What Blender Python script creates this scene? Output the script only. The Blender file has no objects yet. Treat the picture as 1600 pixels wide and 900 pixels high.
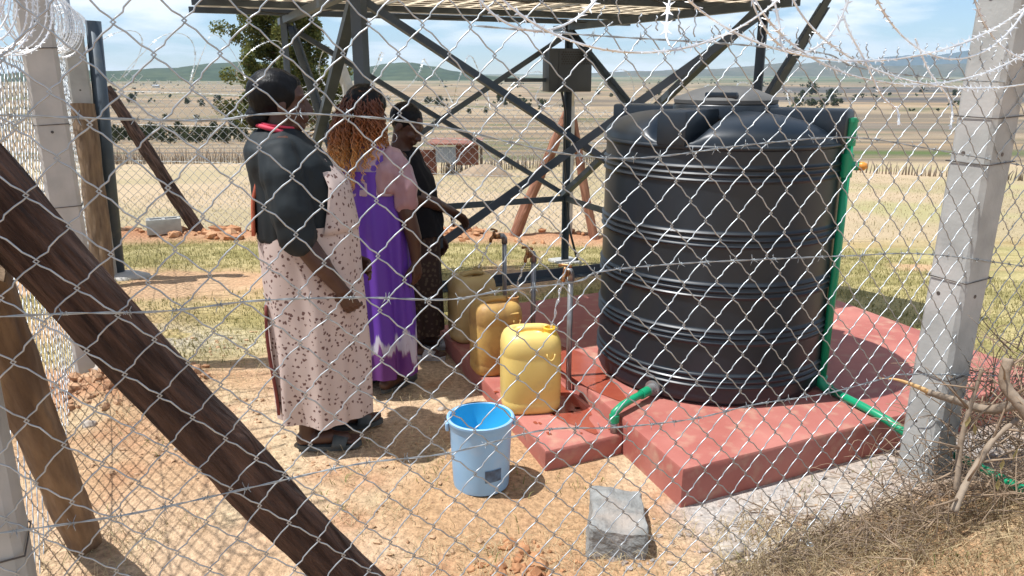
import bpy, bmesh, math, random
import numpy as np
from mathutils import Vector, Matrix, noise as mnoise
R = math.radians
random.seed(7)
rng = np.random.default_rng(11)
sc = bpy.context.scene
COL = sc.collection

# ------------------------------------------------------------------ camera
PITCH = R(15.6); FPX = 1200.0; CAMZ = 1.6
cam_d = bpy.data.cameras.new('camera'); cam = bpy.data.objects.new('camera', cam_d); COL.objects.link(cam)
cam_d.sensor_width = 36.0; cam_d.lens = 27.0; cam_d.clip_start = 0.05; cam_d.clip_end = 40000
cam.location = (0, 0, CAMZ); cam.rotation_euler = (R(90) - PITCH, 0, 0)
sc.camera = cam

# ------------------------------------------------------------------ sky and sun
SUN_EL = R(67); SUN_TO = Vector((-0.985, -0.17, 0)).normalized()      # horizontal direction towards the sun
w = bpy.data.worlds.new('World'); sc.world = w; w.use_nodes = True
nt = w.node_tree; nt.nodes.clear()
def wn(t, **k):
    n = nt.nodes.new(t)
    for a, b in k.items(): setattr(n, a, b)
    return n
out = wn('ShaderNodeOutputWorld'); bg = wn('ShaderNodeBackground'); bg.inputs[1].default_value = 0.108
sky = wn('ShaderNodeTexSky'); sky.sky_type = 'NISHITA'; sky.sun_disc = False
sky.sun_elevation = SUN_EL; sky.sun_rotation = math.atan2(SUN_TO.x, SUN_TO.y)
sky.air_density = 1.0; sky.dust_density = 0.3; sky.ozone_density = 4.5; sky.altitude = 1500
tc = wn('ShaderNodeTexCoord'); sep = wn('ShaderNodeSeparateXYZ'); nt.links.new(tc.outputs['Generated'], sep.inputs[0])
mx = wn('ShaderNodeMath', operation='MAXIMUM'); mx.inputs[1].default_value = 0.0; nt.links.new(sep.outputs[2], mx.inputs[0])
ad = wn('ShaderNodeMath', operation='ADD'); ad.inputs[1].default_value = 0.16; nt.links.new(mx.outputs[0], ad.inputs[0])
dx = wn('ShaderNodeMath', operation='DIVIDE'); dy = wn('ShaderNodeMath', operation='DIVIDE')
nt.links.new(sep.outputs[0], dx.inputs[0]); nt.links.new(ad.outputs[0], dx.inputs[1])
nt.links.new(sep.outputs[1], dy.inputs[0]); nt.links.new(ad.outputs[0], dy.inputs[1])
cb = wn('ShaderNodeCombineXYZ'); nt.links.new(dx.outputs[0], cb.inputs[0]); nt.links.new(dy.outputs[0], cb.inputs[1])
nz = wn('ShaderNodeTexNoise'); nz.inputs['Scale'].default_value = 0.95; nz.inputs['Detail'].default_value = 8; nz.inputs['Roughness'].default_value = 0.56
nz.inputs['Distortion'].default_value = 0.25
nt.links.new(cb.outputs[0], nz.inputs['Vector'])
rp = wn('ShaderNodeValToRGB'); rp.color_ramp.elements[0].position = 0.45; rp.color_ramp.elements[1].position = 0.60
rp.color_ramp.elements[0].color = (0, 0, 0, 1); rp.color_ramp.elements[1].color = (.95, .95, .95, 1)
nt.links.new(nz.outputs['Fac'], rp.inputs[0])
mix = wn('ShaderNodeMix', data_type='RGBA')
mix.inputs[7].default_value = (8.6, 8.9, 9.1, 1)
nt.links.new(rp.outputs[0], mix.inputs[0]); nt.links.new(sky.outputs[0], mix.inputs[6])
nt.links.new(mix.outputs[2], bg.inputs[0]); nt.links.new(bg.outputs[0], out.inputs[0])

sl = bpy.data.lights.new('sun', 'SUN'); sun = bpy.data.objects.new('sun', sl); COL.objects.link(sun)
sl.energy = 4.6; sl.angle = R(0.53); sl.color = (1.0, 0.985, 0.96)
sdir = Vector((SUN_TO.x * math.cos(SUN_EL), SUN_TO.y * math.cos(SUN_EL), math.sin(SUN_EL)))
sun.rotation_euler = (-sdir).to_track_quat('-Z', 'Y').to_euler(); sun.location = (-4, -1, 12)

sc.view_settings.view_transform = 'Standard'; sc.view_settings.look = 'None'
sc.view_settings.exposure = 0.42; sc.view_settings.gamma = 1.0; sc.view_settings.use_curve_mapping = False
sc.render.engine = 'CYCLES'
sc.cycles.use_denoising = True; sc.cycles.max_bounces = 8; sc.cycles.transparent_max_bounces = 12
sc.cycles.volume_bounces = 0; sc.cycles.sample_clamp_indirect = 6.0

# ------------------------------------------------------------------ helpers
CP, SP = math.cos(PITCH), math.sin(PITCH)
def ray(u, v):
    a = (v - 450) / FPX
    return (u - 800) / FPX, CP - a * SP, -(SP + a * CP)
def PZ(u, v, z=0.0):                       # point of the place seen at u,v at height z
    x, y, d = ray(u, v); t = (CAMZ - z) / -d
    return Vector((x * t, y * t, z))
def PD(u, v, dist):                        # point of the place seen at u,v at ground distance dist
    x, y, d = ray(u, v); t = dist / y
    return Vector((x * t, dist, CAMZ + d * t))

class MB:
    def __init__(s): s.v = []; s.f = []; s.m = []; s.mi = 0; s.vc = []
    def add(s, vs, fs):
        o = len(s.v); s.v += [tuple(p) for p in vs]
        for f in fs: s.f.append(tuple(i + o for i in f)); s.m.append(s.mi)
        return o
    def box(s, c, d, M=None, bev=0.0):
        c = Vector(c); hx, hy, hz = d[0] / 2, d[1] / 2, d[2] / 2
        if bev <= 0:
            vs = [Vector((x * hx, y * hy, z * hz)) for z in (-1, 1) for y in (-1, 1) for x in (-1, 1)]
            fs = [(0, 2, 3, 1), (4, 5, 7, 6), (0, 1, 5, 4), (2, 6, 7, 3), (0, 4, 6, 2), (1, 3, 7, 5)]
        else:
            bm = bmesh.new(); bmesh.ops.create_cube(bm, size=1.0)
            for v in bm.verts: v.co = Vector((v.co.x * d[0], v.co.y * d[1], v.co.z * d[2]))
            bmesh.ops.bevel(bm, geom=list(bm.edges), offset=bev, segments=2, profile=0.5, affect='EDGES')
            bm.verts.index_update(); vs = [v.co.copy() for v in bm.verts]; fs = [tuple(v.index for v in f.verts) for f in bm.faces]; bm.free()
        if M is not None: vs = [M @ p for p in vs]
        s.add([p + c for p in vs], fs)
    def bar(s, a, b, w, h=None, up=Vector((0, 0, 1)), angle=False, ext=0.0):
        a = Vector(a); b = Vector(b); h = h or w
        t = (b - a).normalized(); a = a - t * ext; b = b + t * ext
        n = t.cross(up)
        if n.length < 1e-3: n = t.cross(Vector((0, 1, 0)))
        n.normalize(); m = n.cross(t)
        if angle:                          # L-section steel
            th = w * 0.13
            pr = [(-w / 2, -h / 2), (w / 2, -h / 2), (w / 2, -h / 2 + th), (-w / 2 + th, -h / 2 + th), (-w / 2 + th, h / 2), (-w / 2, h / 2)]
        else: pr = [(-w / 2, -h / 2), (w / 2, -h / 2), (w / 2, h / 2), (-w / 2, h / 2)]
        k = len(pr)
        vs = [p + n * x + m * y for p in (a, b) for x, y in pr]
        fs = [(i, (i + 1) % k, (i + 1) % k + k, i + k) for i in range(k)]
        if angle: fs += [(3, 2, 1, 0), (5, 4, 3, 0), (6, 7, 8, 9), (6, 9, 10, 11)]
        else: fs += [tuple(range(k))[::-1], tuple(range(k, 2 * k))]
        s.add(vs, fs)
    def tube(s, pts, r, n=8, cap=True, closed=False):
        pts = [Vector(p) for p in pts]; N = len(pts)
        rr = r if isinstance(r, (list, tuple)) else [r] * N
        vs = []; prev = None
        for i, p in enumerate(pts):
            if closed: t = pts[(i + 1) % N] - pts[i - 1]
            else: t = pts[min(i + 1, N - 1)] - pts[max(i - 1, 0)]
            if t.length < 1e-9: t = Vector((0, 0, 1))
            t.normalize()
            if prev is None:
                prev = t.cross(Vector((0.13, 0.97, 0.2)))
                if prev.length < 1e-2: prev = t.cross(Vector((1, 0, 0)))
            prev = (prev - t * prev.dot(t)).normalized(); q = t.cross(prev)
            for k in range(n):
                a = 2 * math.pi * k / n
                vs.append(p + (prev * math.cos(a) + q * math.sin(a)) * rr[i])
        fs = []
        for i in range(N if closed else N - 1):
            j = (i + 1) % N
            for k in range(n): fs.append((i * n + k, i * n + (k + 1) % n, j * n + (k + 1) % n, j * n + k))
        if cap and not closed: fs += [tuple(range(n))[::-1], tuple((N - 1) * n + k for k in range(n))]
        s.add(vs, fs)
    def rings(s, rings, cap0=True, cap1=True):
        n = len(rings[0]); vs = [p for r in rings for p in r]; fs = []
        for i in range(len(rings) - 1):
            for k in range(n): fs.append((i * n + k, i * n + (k + 1) % n, (i + 1) * n + (k + 1) % n, (i + 1) * n + k))
        if cap0: fs.append(tuple(range(n))[::-1])
        if cap1: fs.append(tuple((len(rings) - 1) * n + k for k in range(n)))
        s.add(vs, fs)
    def lathe(s, prof, n=32, c=(0, 0, 0), cap0=True, cap1=True):
        c = Vector(c)
        s.rings([[c + Vector((r * math.cos(2 * math.pi * k / n), r * math.sin(2 * math.pi * k / n), z)) for k in range(n)] for r, z in prof], cap0, cap1)
    def ball(s, c, r, n=10, M=None):
        c = Vector(c); r = (r, r, r) if not isinstance(r, (tuple, list, Vector)) else r
        vs = []; m = n // 2 + 1
        for i in range(m + 1):
            th = math.pi * i / m
            for k in range(n):
                a = 2 * math.pi * k / n
                p = Vector((r[0] * math.sin(th) * math.cos(a), r[1] * math.sin(th) * math.sin(a), -r[2] * math.cos(th)))
                vs.append(c + (M @ p if M is not None else p))
        fs = []
        for i in range(m):
            for k in range(n): fs.append((i * n + k, i * n + (k + 1) % n, (i + 1) * n + (k + 1) % n, (i + 1) * n + k))
        s.add(vs, fs)
    def mesh(s, name, mats, smooth=True):
        me = bpy.data.meshes.new(name); me.from_pydata(s.v, [], s.f)
        ml = mats if isinstance(mats, (list, tuple)) else [mats]
        for m in ml: me.materials.append(m)
        if len(ml) > 1: me.polygons.foreach_set('material_index', s.m)
        me.polygons.foreach_set('use_smooth', [smooth] * len(s.f))
        if s.vc:
            at = me.attributes.new('col', 'FLOAT_COLOR', 'POINT'); at.data.foreach_set('color', np.asarray(s.vc, np.float32).ravel())
        me.validate(clean_customdata=False); me.update(); return me

MW = {}
def tag(o, label=None, cat=None, group=None, kind=None):
    if label: o['label'] = label
    if cat: o['category'] = cat
    if group: o['group'] = group
    if kind: o['kind'] = kind
    return o
def thing(name, label, cat, loc=(0, 0, 0), rz=0.0, group=None):
    o = bpy.data.objects.new(name, None); COL.objects.link(o); o.empty_display_size = 0.1
    o.location = loc; o.rotation_euler = (0, 0, rz)
    MW[o.name] = Matrix.Translation(Vector(loc)) @ Matrix.Rotation(rz, 4, 'Z')
    return tag(o, label, cat, group)
def obj(name, mb, mat=None, parent=None, smooth=True, world=False, sharp=None, label=None):
    if isinstance(mat, bpy.types.Object): parent, mat = mat, None
    me = mb.mesh(name, mat, smooth) if isinstance(mb, MB) else mb
    if sharp is not None and smooth:
        me.set_sharp_from_angle(angle=R(sharp))
    o = bpy.data.objects.new(name, me); COL.objects.link(o)
    if parent is not None:
        o.parent = parent
        if world: o.matrix_parent_inverse = MW[parent.name].inverted()
        MW[o.name] = Matrix.Identity(4) if world else MW[parent.name].copy()
    else: MW[o.name] = Matrix.Identity(4)
    if label: o['label'] = label
    return o
def sub(name, mb, mat, parent, **k):       # sub-part built in the same coordinates as its part
    me = mb.mesh(name, mat, k.get('smooth', True)) if isinstance(mb, MB) else mb
    if k.get('sharp') is not None: me.set_sharp_from_angle(angle=R(k['sharp']))
    o = bpy.data.objects.new(name, me); COL.objects.link(o); o.parent = parent
    return o
def copy_tree(o, parent=None):
    c = o.copy(); COL.objects.link(c); c.parent = parent
    for ch in list(o.children): copy_tree(ch, c)
    return c

def nmesh(name, V, F4, mat, smooth=True, col=None):      # fast mesh from numpy arrays
    me = bpy.data.meshes.new(name); V = np.asarray(V, np.float32); F4 = np.asarray(F4, np.int32)
    k = F4.shape[1]
    me.vertices.add(len(V)); me.vertices.foreach_set('co', V.ravel())
    me.loops.add(F4.size); me.loops.foreach_set('vertex_index', F4.ravel())
    me.polygons.add(len(F4)); me.polygons.foreach_set('loop_start', np.arange(0, F4.size, k, dtype=np.int32))
    me.polygons.foreach_set('use_smooth', np.full(len(F4), smooth))
    for m in (mat if isinstance(mat, (list, tuple)) else [mat]): me.materials.append(m)
    me.update(calc_edges=True)
    if col is not None:
        at = me.attributes.new('col', 'FLOAT_COLOR', 'POINT')
        c4 = np.ones((len(V), 4), np.float32); c4[:, :3] = col; at.data.foreach_set('color', c4.ravel())
    return me

# numpy value noise
_perm = rng.random((64, 64)).astype(np.float64)
def vnoise(x, y):
    x = np.asarray(x, float); y = np.asarray(y, float)
    xi = np.floor(x).astype(int); yi = np.floor(y).astype(int); fx = x - xi; fy = y - yi
    fx = fx * fx * (3 - 2 * fx); fy = fy * fy * (3 - 2 * fy)
    a = _perm[xi % 64, yi % 64]; b = _perm[(xi + 1) % 64, yi % 64]; c = _perm[xi % 64, (yi + 1) % 64]; d = _perm[(xi + 1) % 64, (yi + 1) % 64]
    return (a * (1 - fx) + b * fx) * (1 - fy) + (c * (1 - fx) + d * fx) * fy
def fbm(x, y, o=4, g=0.5):
    s = 0; a = 1; t = 0
    for i in range(o):
        s = s + a * vnoise(x * 2 ** i + 17.3 * i, y * 2 ** i + 9.1 * i); t += a; a *= g
    return s / t
def sstep(a, b, x):
    t = np.clip((np.asarray(x, float) - a) / (b - a), 0, 1); return t * t * (3 - 2 * t)

# ------------------------------------------------------------------ materials
def newmat(name):
    m = bpy.data.materials.new(name); m.use_nodes = True
    n = m.node_tree; b = n.nodes['Principled BSDF']; return m, n, b
def pm(name, c1, c2=None, scale=8.0, rough=0.7, metal=0.0, bump=0.0, bscale=None, lo=0.35, hi=0.65, detail=6, stretch=None, spec=0.5, rough2=None, c3=None, s3=2.0, lo3=.5, hi3=.7, coord='Object', sub=0.0, bdist=0.01):
    m, n, b = newmat(name); L = n.links
    b.inputs['Roughness'].default_value = rough; b.inputs['Metallic'].default_value = metal
    b.inputs['Specular IOR Level'].default_value = spec
    if sub: b.inputs['Subsurface Weight'].default_value = sub; b.inputs['Subsurface Radius'].default_value = (.02, .008, .004)
    b.inputs['Base Color'].default_value = (*c1, 1)
    tc = n.nodes.new('ShaderNodeTexCoord'); mp = n.nodes.new('ShaderNodeMapping'); L.new(tc.outputs[coord], mp.inputs[0])
    if stretch: mp.inputs['Scale'].default_value = stretch
    def noise_fac(sc_, lo_, hi_, off=0.0, det=detail):
        t = n.nodes.new('ShaderNodeTexNoise'); t.inputs['Scale'].default_value = sc_; t.inputs['Detail'].default_value = det
        t.noise_dimensions = '4D'; t.inputs['W'].default_value = off
        L.new(mp.outputs[0], t.inputs['Vector'])
        r = n.nodes.new('ShaderNodeMapRange'); r.inputs[1].default_value = lo_; r.inputs[2].default_value = hi_; L.new(t.outputs['Fac'], r.inputs[0])
        return r.outputs[0], t.outputs['Fac']
    cur = None
    if c2 is not None:
        f, _ = noise_fac(scale, lo, hi)
        mxn = n.nodes.new('ShaderNodeMix'); mxn.data_type = 'RGBA'; mxn.inputs[6].default_value = (*c1, 1); mxn.inputs[7].default_value = (*c2, 1)
        L.new(f, mxn.inputs[0]); cur = mxn.outputs[2]
        if rough2 is not None:
            rr = n.nodes.new('ShaderNodeMapRange'); rr.inputs[3].default_value = rough; rr.inputs[4].default_value = rough2; L.new(f, rr.inputs[0]); L.new(rr.outputs[0], b.inputs['Roughness'])
    if c3 is not None:
        f, _ = noise_fac(s3, lo3, hi3, 3.7)
        mxn = n.nodes.new('ShaderNodeMix'); mxn.data_type = 'RGBA'
        if cur is None: mxn.inputs[6].default_value = (*c1, 1)
        else: L.new(cur, mxn.inputs[6])
        mxn.inputs[7].default_value = (*c3, 1); L.new(f, mxn.inputs[0]); cur = mxn.outputs[2]
    if cur is not None: L.new(cur, b.inputs['Base Color'])
    if bump:
        _, raw = noise_fac(bscale or scale * 3, 0, 1, 1.3, 8)
        bp = n.nodes.new('ShaderNodeBump'); bp.inputs['Strength'].default_value = bump; bp.inputs['Distance'].default_value = bdist
        L.new(raw, bp.inputs['Height']); L.new(bp.outputs[0], b.inputs['Normal'])
    return m
def attr_mat(name, rough=0.9, vary=0.35, scale=30.0, bump=0.0, bscale=60.0, trans=0.0, spec=0.2, scale2=None, bdist=0.02):
    m, n, b = newmat(name); L = n.links
    a = n.nodes.new('ShaderNodeAttribute'); a.attribute_name = 'col'
    tc = n.nodes.new('ShaderNodeTexCoord')
    t = n.nodes.new('ShaderNodeTexNoise'); t.inputs['Scale'].default_value = scale; t.inputs['Detail'].default_value = 10; t.inputs['Roughness'].default_value = 0.65; L.new(tc.outputs['Object'], t.inputs['Vector'])
    r = n.nodes.new('ShaderNodeMapRange'); r.inputs[1].default_value = 0.3; r.inputs[2].default_value = 0.7; r.inputs[3].default_value = 1 - vary; r.inputs[4].default_value = 1 + vary; L.new(t.outputs['Fac'], r.inputs[0])
    mxn = n.nodes.new('ShaderNodeVectorMath'); mxn.operation = 'SCALE'; L.new(a.outputs['Color'], mxn.inputs[0]); L.new(r.outputs[0], mxn.inputs['Scale'])
    L.new(mxn.outputs[0], b.inputs['Base Color']); b.inputs['Roughness'].default_value = rough; b.inputs['Specular IOR Level'].default_value = spec
    if bump:
        t2 = n.nodes.new('ShaderNodeTexNoise'); t2.inputs['Scale'].default_value = bscale; t2.inputs['Detail'].default_value = 8; L.new(tc.outputs['Object'], t2.inputs['Vector'])
        bp = n.nodes.new('ShaderNodeBump'); bp.inputs['Strength'].default_value = bump; bp.inputs['Distance'].default_value = bdist
        L.new(t2.outputs['Fac'], bp.inputs['Height']); L.new(bp.outputs[0], b.inputs['Normal'])
    if trans:
        tr = n.nodes.new('ShaderNodeBsdfTranslucent'); L.new(mxn.outputs[0], tr.inputs[0]); ms = n.nodes.new('ShaderNodeMixShader'); ms.inputs[0].default_value = trans
        o = n.nodes['Material Output']; L.new(b.outputs[0], ms.inputs[1]); L.new(tr.outputs[0], ms.inputs[2]); L.new(ms.outputs[0], o.inputs[0])
    return m

M = {}
M['ground'] = attr_mat('soil_and_field', 0.95, 0.38, 38.0, 0.8, 70.0, spec=0.1)
M['blade'] = attr_mat('grass_blades', 0.8, 0.2, 3.0, trans=0.25)
M['leaf'] = attr_mat('leaves', 0.75, 0.25, 2.0, trans=0.2)
M['bark'] = pm('bark', (.12, .085, .06), (.22, .16, .11), 6, .9, bump=.5, stretch=(1, 1, .25))
M['galv'] = pm('galvanised_wire', (.50, .53, .55), (.36, .39, .41), 30, .42, .7, spec=.5)
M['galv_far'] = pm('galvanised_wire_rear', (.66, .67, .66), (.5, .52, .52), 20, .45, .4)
M['razor'] = pm('razor_tape_steel', (.85, .86, .86), (.68, .69, .69), 20, .38, .45)
M['barb'] = pm('barbed_wire_steel', (.50, .54, .55), (.30, .32, .33), 40, .45, .5)
M['tie'] = pm('dark_tie_wire', (.08, .08, .08), (.16, .13, .11), 40, .6, .5)
M['conc'] = pm('grey_concrete', (.42, .42, .395), (.33, .33, .31), 9, .92, bump=.35, bscale=70, c3=(.47, .45, .42), s3=3, bdist=.004)
M['conc_w'] = pm('pale_concrete', (.52, .50, .46), (.42, .41, .38), 9, .92, bump=.3, bscale=70, bdist=.004)
M['red'] = pm('red_oxide_screed', (.345, .10, .078), (.455, .175, .14), 2.6, .62, rough2=.85, bump=.3, bscale=60, c3=(.46, .26, .185), s3=13, lo3=.53, hi3=.74, bdist=.004, detail=10)
M['wet'] = pm('wet_red_screed', (.28, .06, .035), (.34, .085, .05), 8, .12, bump=.1, bscale=30)
M['steel'] = pm('grey_painted_steel', (.048, .066, .084), (.072, .095, .116), 6, .5, .15, c3=(.11, .12, .12), s3=14, lo3=.58, hi3=.8)
M['steel_l'] = pm('light_steel', (.34, .37, .39), (.26, .28, .3), 10, .4, .4)
M['tank'] = pm('black_polyethylene', (.0055, .011, .017), (.010, .017, .025), 2.5, .33, rough2=.48, c3=(.045, .055, .065), s3=4.0, stretch=(1, 1, .45), lo3=.55, hi3=1.0, bump=.05, bscale=14, detail=9, spec=.6)
M['tanklid'] = pm('dusty_lid', (.13, .125, .115), (.085, .085, .082), 6, .7)
M['green'] = pm('green_plastic_pipe', (.01, .27, .125), (.012, .34, .16), 6, .35)
M['orange'] = pm('orange_plastic', (.75, .25, .02), (.7, .3, .05), 12, .4)
M['brass'] = pm('brass', (.42, .21, .08), (.30, .15, .07), 40, .4, .7)
M['pipe'] = pm('galvanised_pipe', (.40, .40, .39), (.27, .27, .27), 18, .42, .6)
M['wood_d'] = pm('dark_bark_pole', (.030, .014, .010), (.15, .085, .062), 42, .95, bump=1.0, bscale=60, stretch=(1, 1, .11), bdist=.05, lo=.40, hi=.66, c3=(.09, .05, .036), s3=9, lo3=.5, hi3=.7)
M['wood_l'] = pm('peeled_pole', (.26, .178, .11), (.13, .085, .055), 30, .9, bump=.8, bscale=40, stretch=(1, 1, .16), bdist=.02, c3=(.065, .038, .026), s3=7, lo3=.56, hi3=.72)
M['wood_r'] = pm('reddish_pole', (.34, .16, .095), (.18, .075, .045), 30, .9, bump=.8, bscale=40, stretch=(1, 1, .15), bdist=.02)
# ------------------------------------------------------------------ the lie of the land
_GY = [-9000, 0, 3.8, 5.4, 7.9, 10, 30, 55, 120, 300, 900, 3000, 9500]
_GZ = [0, 0, 0, -.08, -.27, -.45, -2.3, -4.6, -8.5, -14, -16, -14, -4]
_yy = np.concatenate([[-9000], np.geomspace(1, 9600, 900) - 1]); _zz = np.interp(_yy, _GY, _GZ)
_k = np.ones(31) / 31; _zs = np.convolve(np.pad(_zz, 15, mode='edge'), _k, 'valid')
E1 = Vector((.918, .397, 0)).normalized(); E2 = Vector((-E1.y, E1.x, 0))          # tower and slab axes
F1 = Vector((.8837, .468, 0)).normalized(); F2 = Vector((-F1.y, F1.x, 0))         # fence axes
SLA = Vector((.643, 2.60, 0))                                                      # near corner of the slab
def mound(x, y, cx, cy, r, h): return h * np.exp(-((x - cx) ** 2 + (y - cy) ** 2) / (r * r))
def GZ(x, y, fine=True):
    x = np.asarray(x, float); y = np.asarray(y, float)
    d = np.where(y > 0, np.sqrt(np.maximum(y, 0) ** 2 + (.35 * x) ** 2 * sstep(12, 60, np.hypot(x, y))), 0)
    z = np.interp(d, _yy, _zs)
    z = z - .16 * sstep(5, 10, y) * sstep(-2, 3, x) * (1 - sstep(20, 40, y))
    z = z + mound(x, y, -2.02, 3.72, .33, .13) + mound(x, y, -2.7, 5.2, .5, .07) + mound(x, y, 2.15, 2.25, .6, .17) + mound(x, y, 1.35, 1.95, .55, .06) + mound(x, y, .05, 2.18, .17, .05)
    rear = 9.75 + .07 * (x + 4)
    z = z + .10 * np.exp(-((y - rear) / .33) ** 2) * (.3 + fbm(x * 1.3, y * 1.3)) * (1 - sstep(1.4, 2.6, x))
    near = 1 - sstep(9, 16, y)
    if fine:
        z = z + near * (.045 * (fbm(x * 1.7, y * 1.7, 3) - .5) + .024 * (fbm(x * 9, y * 9, 3) - .5))
        z = z + (1 - near) * np.clip(np.abs(y) / 400, 0, 1) * .9 * (fbm(x / 60, y / 60, 3) - .5)
    # level earth round the slab
    sx = (x - SLA.x) * E1.x + (y - SLA.y) * E1.y; sy = (x - SLA.x) * E2.x + (y - SLA.y) * E2.y
    ins = sstep(-.75, -.35, sx) * (1 - sstep(2.2, 2.6, sx)) * sstep(-.4, .0, sy) * (1 - sstep(2.2, 2.6, sy))
    return z * (1 - ins * .85)
def gz(x, y): return float(GZ(np.array([x]), np.array([y]))[0])

def lin(c): return np.array(c)
def mixc(a, b, f): f = np.asarray(f)[..., None]; return a * (1 - f) + b * f
TAN = lin((.43, .27, .15)); TAN2 = lin((.52, .365, .235)); RED = lin((.37, .19, .105)); STRAW = lin((.52, .42, .27)); GRASS = lin((.25, .235, .085)); CEM = lin((.44, .40, .36))
def grass_mask(x, y):
    n = fbm(x * .9 + 5, y * .9 + 3, 4)
    g = sstep(3.9, 4.7, y - .0 * x + 1.1 * (n - .5)) * (1 - sstep(8.9, 9.5, y - .07 * (x + 4)) * (1 - .6 * sstep(1.5, 3, x)))
    bare = np.exp(-(((x + 2.75) / .85) ** 2 + ((y - 6.35) / .75) ** 2)) * 1.5 + np.exp(-(((x + 2.9) / .6) ** 2 + ((y - 4.9) / .4) ** 2))
    bare = bare + np.exp(-(((x - .9) / .8) ** 2 + ((y - 6.9) / .35) ** 2))
    return np.clip(g * sstep(.30, .52, n + .08) - bare * (.6 + .8 * (n - .3)), 0, 1)
def ground_col(x, y):
    n1 = fbm(x * 1.3, y * 1.3, 5); n2 = fbm(x * 5 + 31, y * 5, 4); n3 = fbm(x * .23 + 7, y * .23 + 2, 4)
    c = mixc(TAN, TAN2, sstep(.35, .65, n1)); c = mixc(c, RED, sstep(.52, .74, n2) * .6)
    c = mixc(c, STRAW, sstep(.5, .7, fbm(x * 3 + 11, y * 3 + 40, 4)) * .55)
    # left mound and the trodden red earth
    c = mixc(c, RED, np.clip(np.exp(-((x + 2.3) ** 2 + (y - 4.1) ** 2) / .9) * .8, 0, 1) * sstep(.35, .6, n2))
    g = grass_mask(x, y)
    rearmask = np.exp(-((y - (9.75 + .07 * (x + 4))) / .5) ** 2)
    yard = sstep(4.0, 4.6, y) * (1 - sstep(8.9, 9.4, y))
    c = mixc(c, lin((.50, .32, .19)), yard * .7)
    c = mixc(c, mixc(GRASS, lin((.42, .37, .17)), sstep(.38, .62, n2)), g * .85)
    # the dry field behind the rear fence
    fld = sstep(9.7, 10.6, y - .07 * (x + 4))
    f1 = mixc(lin((.47, .36, .235)), lin((.39, .315, .19)), sstep(.4, .62, n3))
    f1 = mixc(f1, lin((.36, .35, .15)), sstep(.56, .72, fbm(x * .35 + 3, y * .12 + 8, 4)) * .55 * sstep(2, 6, x - .1 * y + 3))
    c = mixc(c, f1, fld)
    c = mixc(c, RED * 1.12, np.clip(rearmask * (.5 + n1) * .95, 0, 1) * (1 - sstep(1.2, 2.6, x)))
    # cement spilt along the slab
    sx = (x - SLA.x) * E1.x + (y - SLA.y) * E1.y; sy = (x - SLA.x) * E2.x + (y - SLA.y) * E2.y
    cm = sstep(-.12, .1, sx + .3 * (n1 - .5)) * (1 - sstep(1.5, 2.2, sx)) * (1 - sstep(-.02, .1, sy)) * sstep(-.5, -.3, sy + .35 * (n1 - .5))
    cm2 = np.exp(-(((x + 2.35) / .8) ** 2 + ((y - 4.6) / .3) ** 2)) * .6
    c = mixc(c, mixc(CEM, lin((.43, .40, .37)), sstep(.4, .65, n2)), np.clip(cm * (.55 + .6 * n2) + cm2 * (n1 > .45), 0, .92))
    # far plain in bands
    d = np.sqrt(np.maximum(y, 0) ** 2 + (.35 * x) ** 2); ld = np.log(np.maximum(d, 1))
    nb = fbm(x / 45 + 3, ld * 9 + 5, 4); nb2 = fbm(x / 160 + 13, ld * 22, 3); nf = fbm(x / 500 + 1, ld * 16 + 2, 4)
    far = sstep(52, 66, d)
    p = mixc(lin((.30, .23, .15)), lin((.40, .31, .205)), sstep(.4, .6, nb)); p = mixc(p, lin((.17, .14, .105)), sstep(.50, .64, nb2) * .85)
    p = mixc(p, lin((.14, .15, .07)), sstep(.60, .72, fbm(x / 24 + 9, ld * 14 + 1, 4)) * .8)
    p = mixc(p, lin((.50, .33, .19)), sstep(.6, .7, fbm(x / 90, ld * 30 + 4, 3)) * .6)
    ang = x / np.maximum(d, 1)
    gs = sstep(.36, .42, ang) * (1 - sstep(.62, .68, ang)) * np.exp(-((ld - math.log(80)) / .07) ** 2)
    p = mixc(p, lin((.10, .16, .04)), gs * .85)
    dk = sstep(.2, .34, ang) * sstep(math.log(420), math.log(480), ld) * (1 - sstep(math.log(1000), math.log(1250), ld))
    p = mixc(p, lin((.085, .09, .10)), dk * .75 * sstep(.3, .5, nf))
    dk2 = sstep(.22, .3, ang) * np.exp(-((ld - math.log(190)) / .22) ** 2)
    p = mixc(p, lin((.17, .155, .135)), dk2 * .7)
    vf = sstep(900, 2200, d)
    p = p * .82; p = mixc(p, mixc(lin((.24, .21, .13)), lin((.09, .12, .065)), sstep(.42, .6, nf)), vf)
    c = mixc(c, p, far)
    return c
xs = np.concatenate([-np.geomspace(4.6, 9400, 95)[::-1], np.arange(-4.5, 4.51, .032), np.geomspace(4.6, 9400, 95)])
ys = np.concatenate([-np.geomspace(.3, 9400, 40)[::-1], np.arange(-.2, 1.3, .1), np.arange(1.3, 5.2, .028), np.arange(5.2, 10.8, .06), np.geomspace(10.9, 9400, 190)])
X, Y = np.meshgrid(xs, ys); Z = GZ(X, Y)
nx, ny = len(xs), len(ys)
V = np.stack([X, Y, Z], -1).reshape(-1, 3)
ii = np.arange(nx * ny).reshape(ny, nx)
F = np.stack([ii[:-1, :-1], ii[:-1, 1:], ii[1:, 1:], ii[1:, :-1]], -1).reshape(-1, 4)
ground = obj('ground', nmesh('ground', V, F, M['ground'], True, ground_col(X, Y).reshape(-1, 3)), None); tag(ground, kind='structure')

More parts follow.
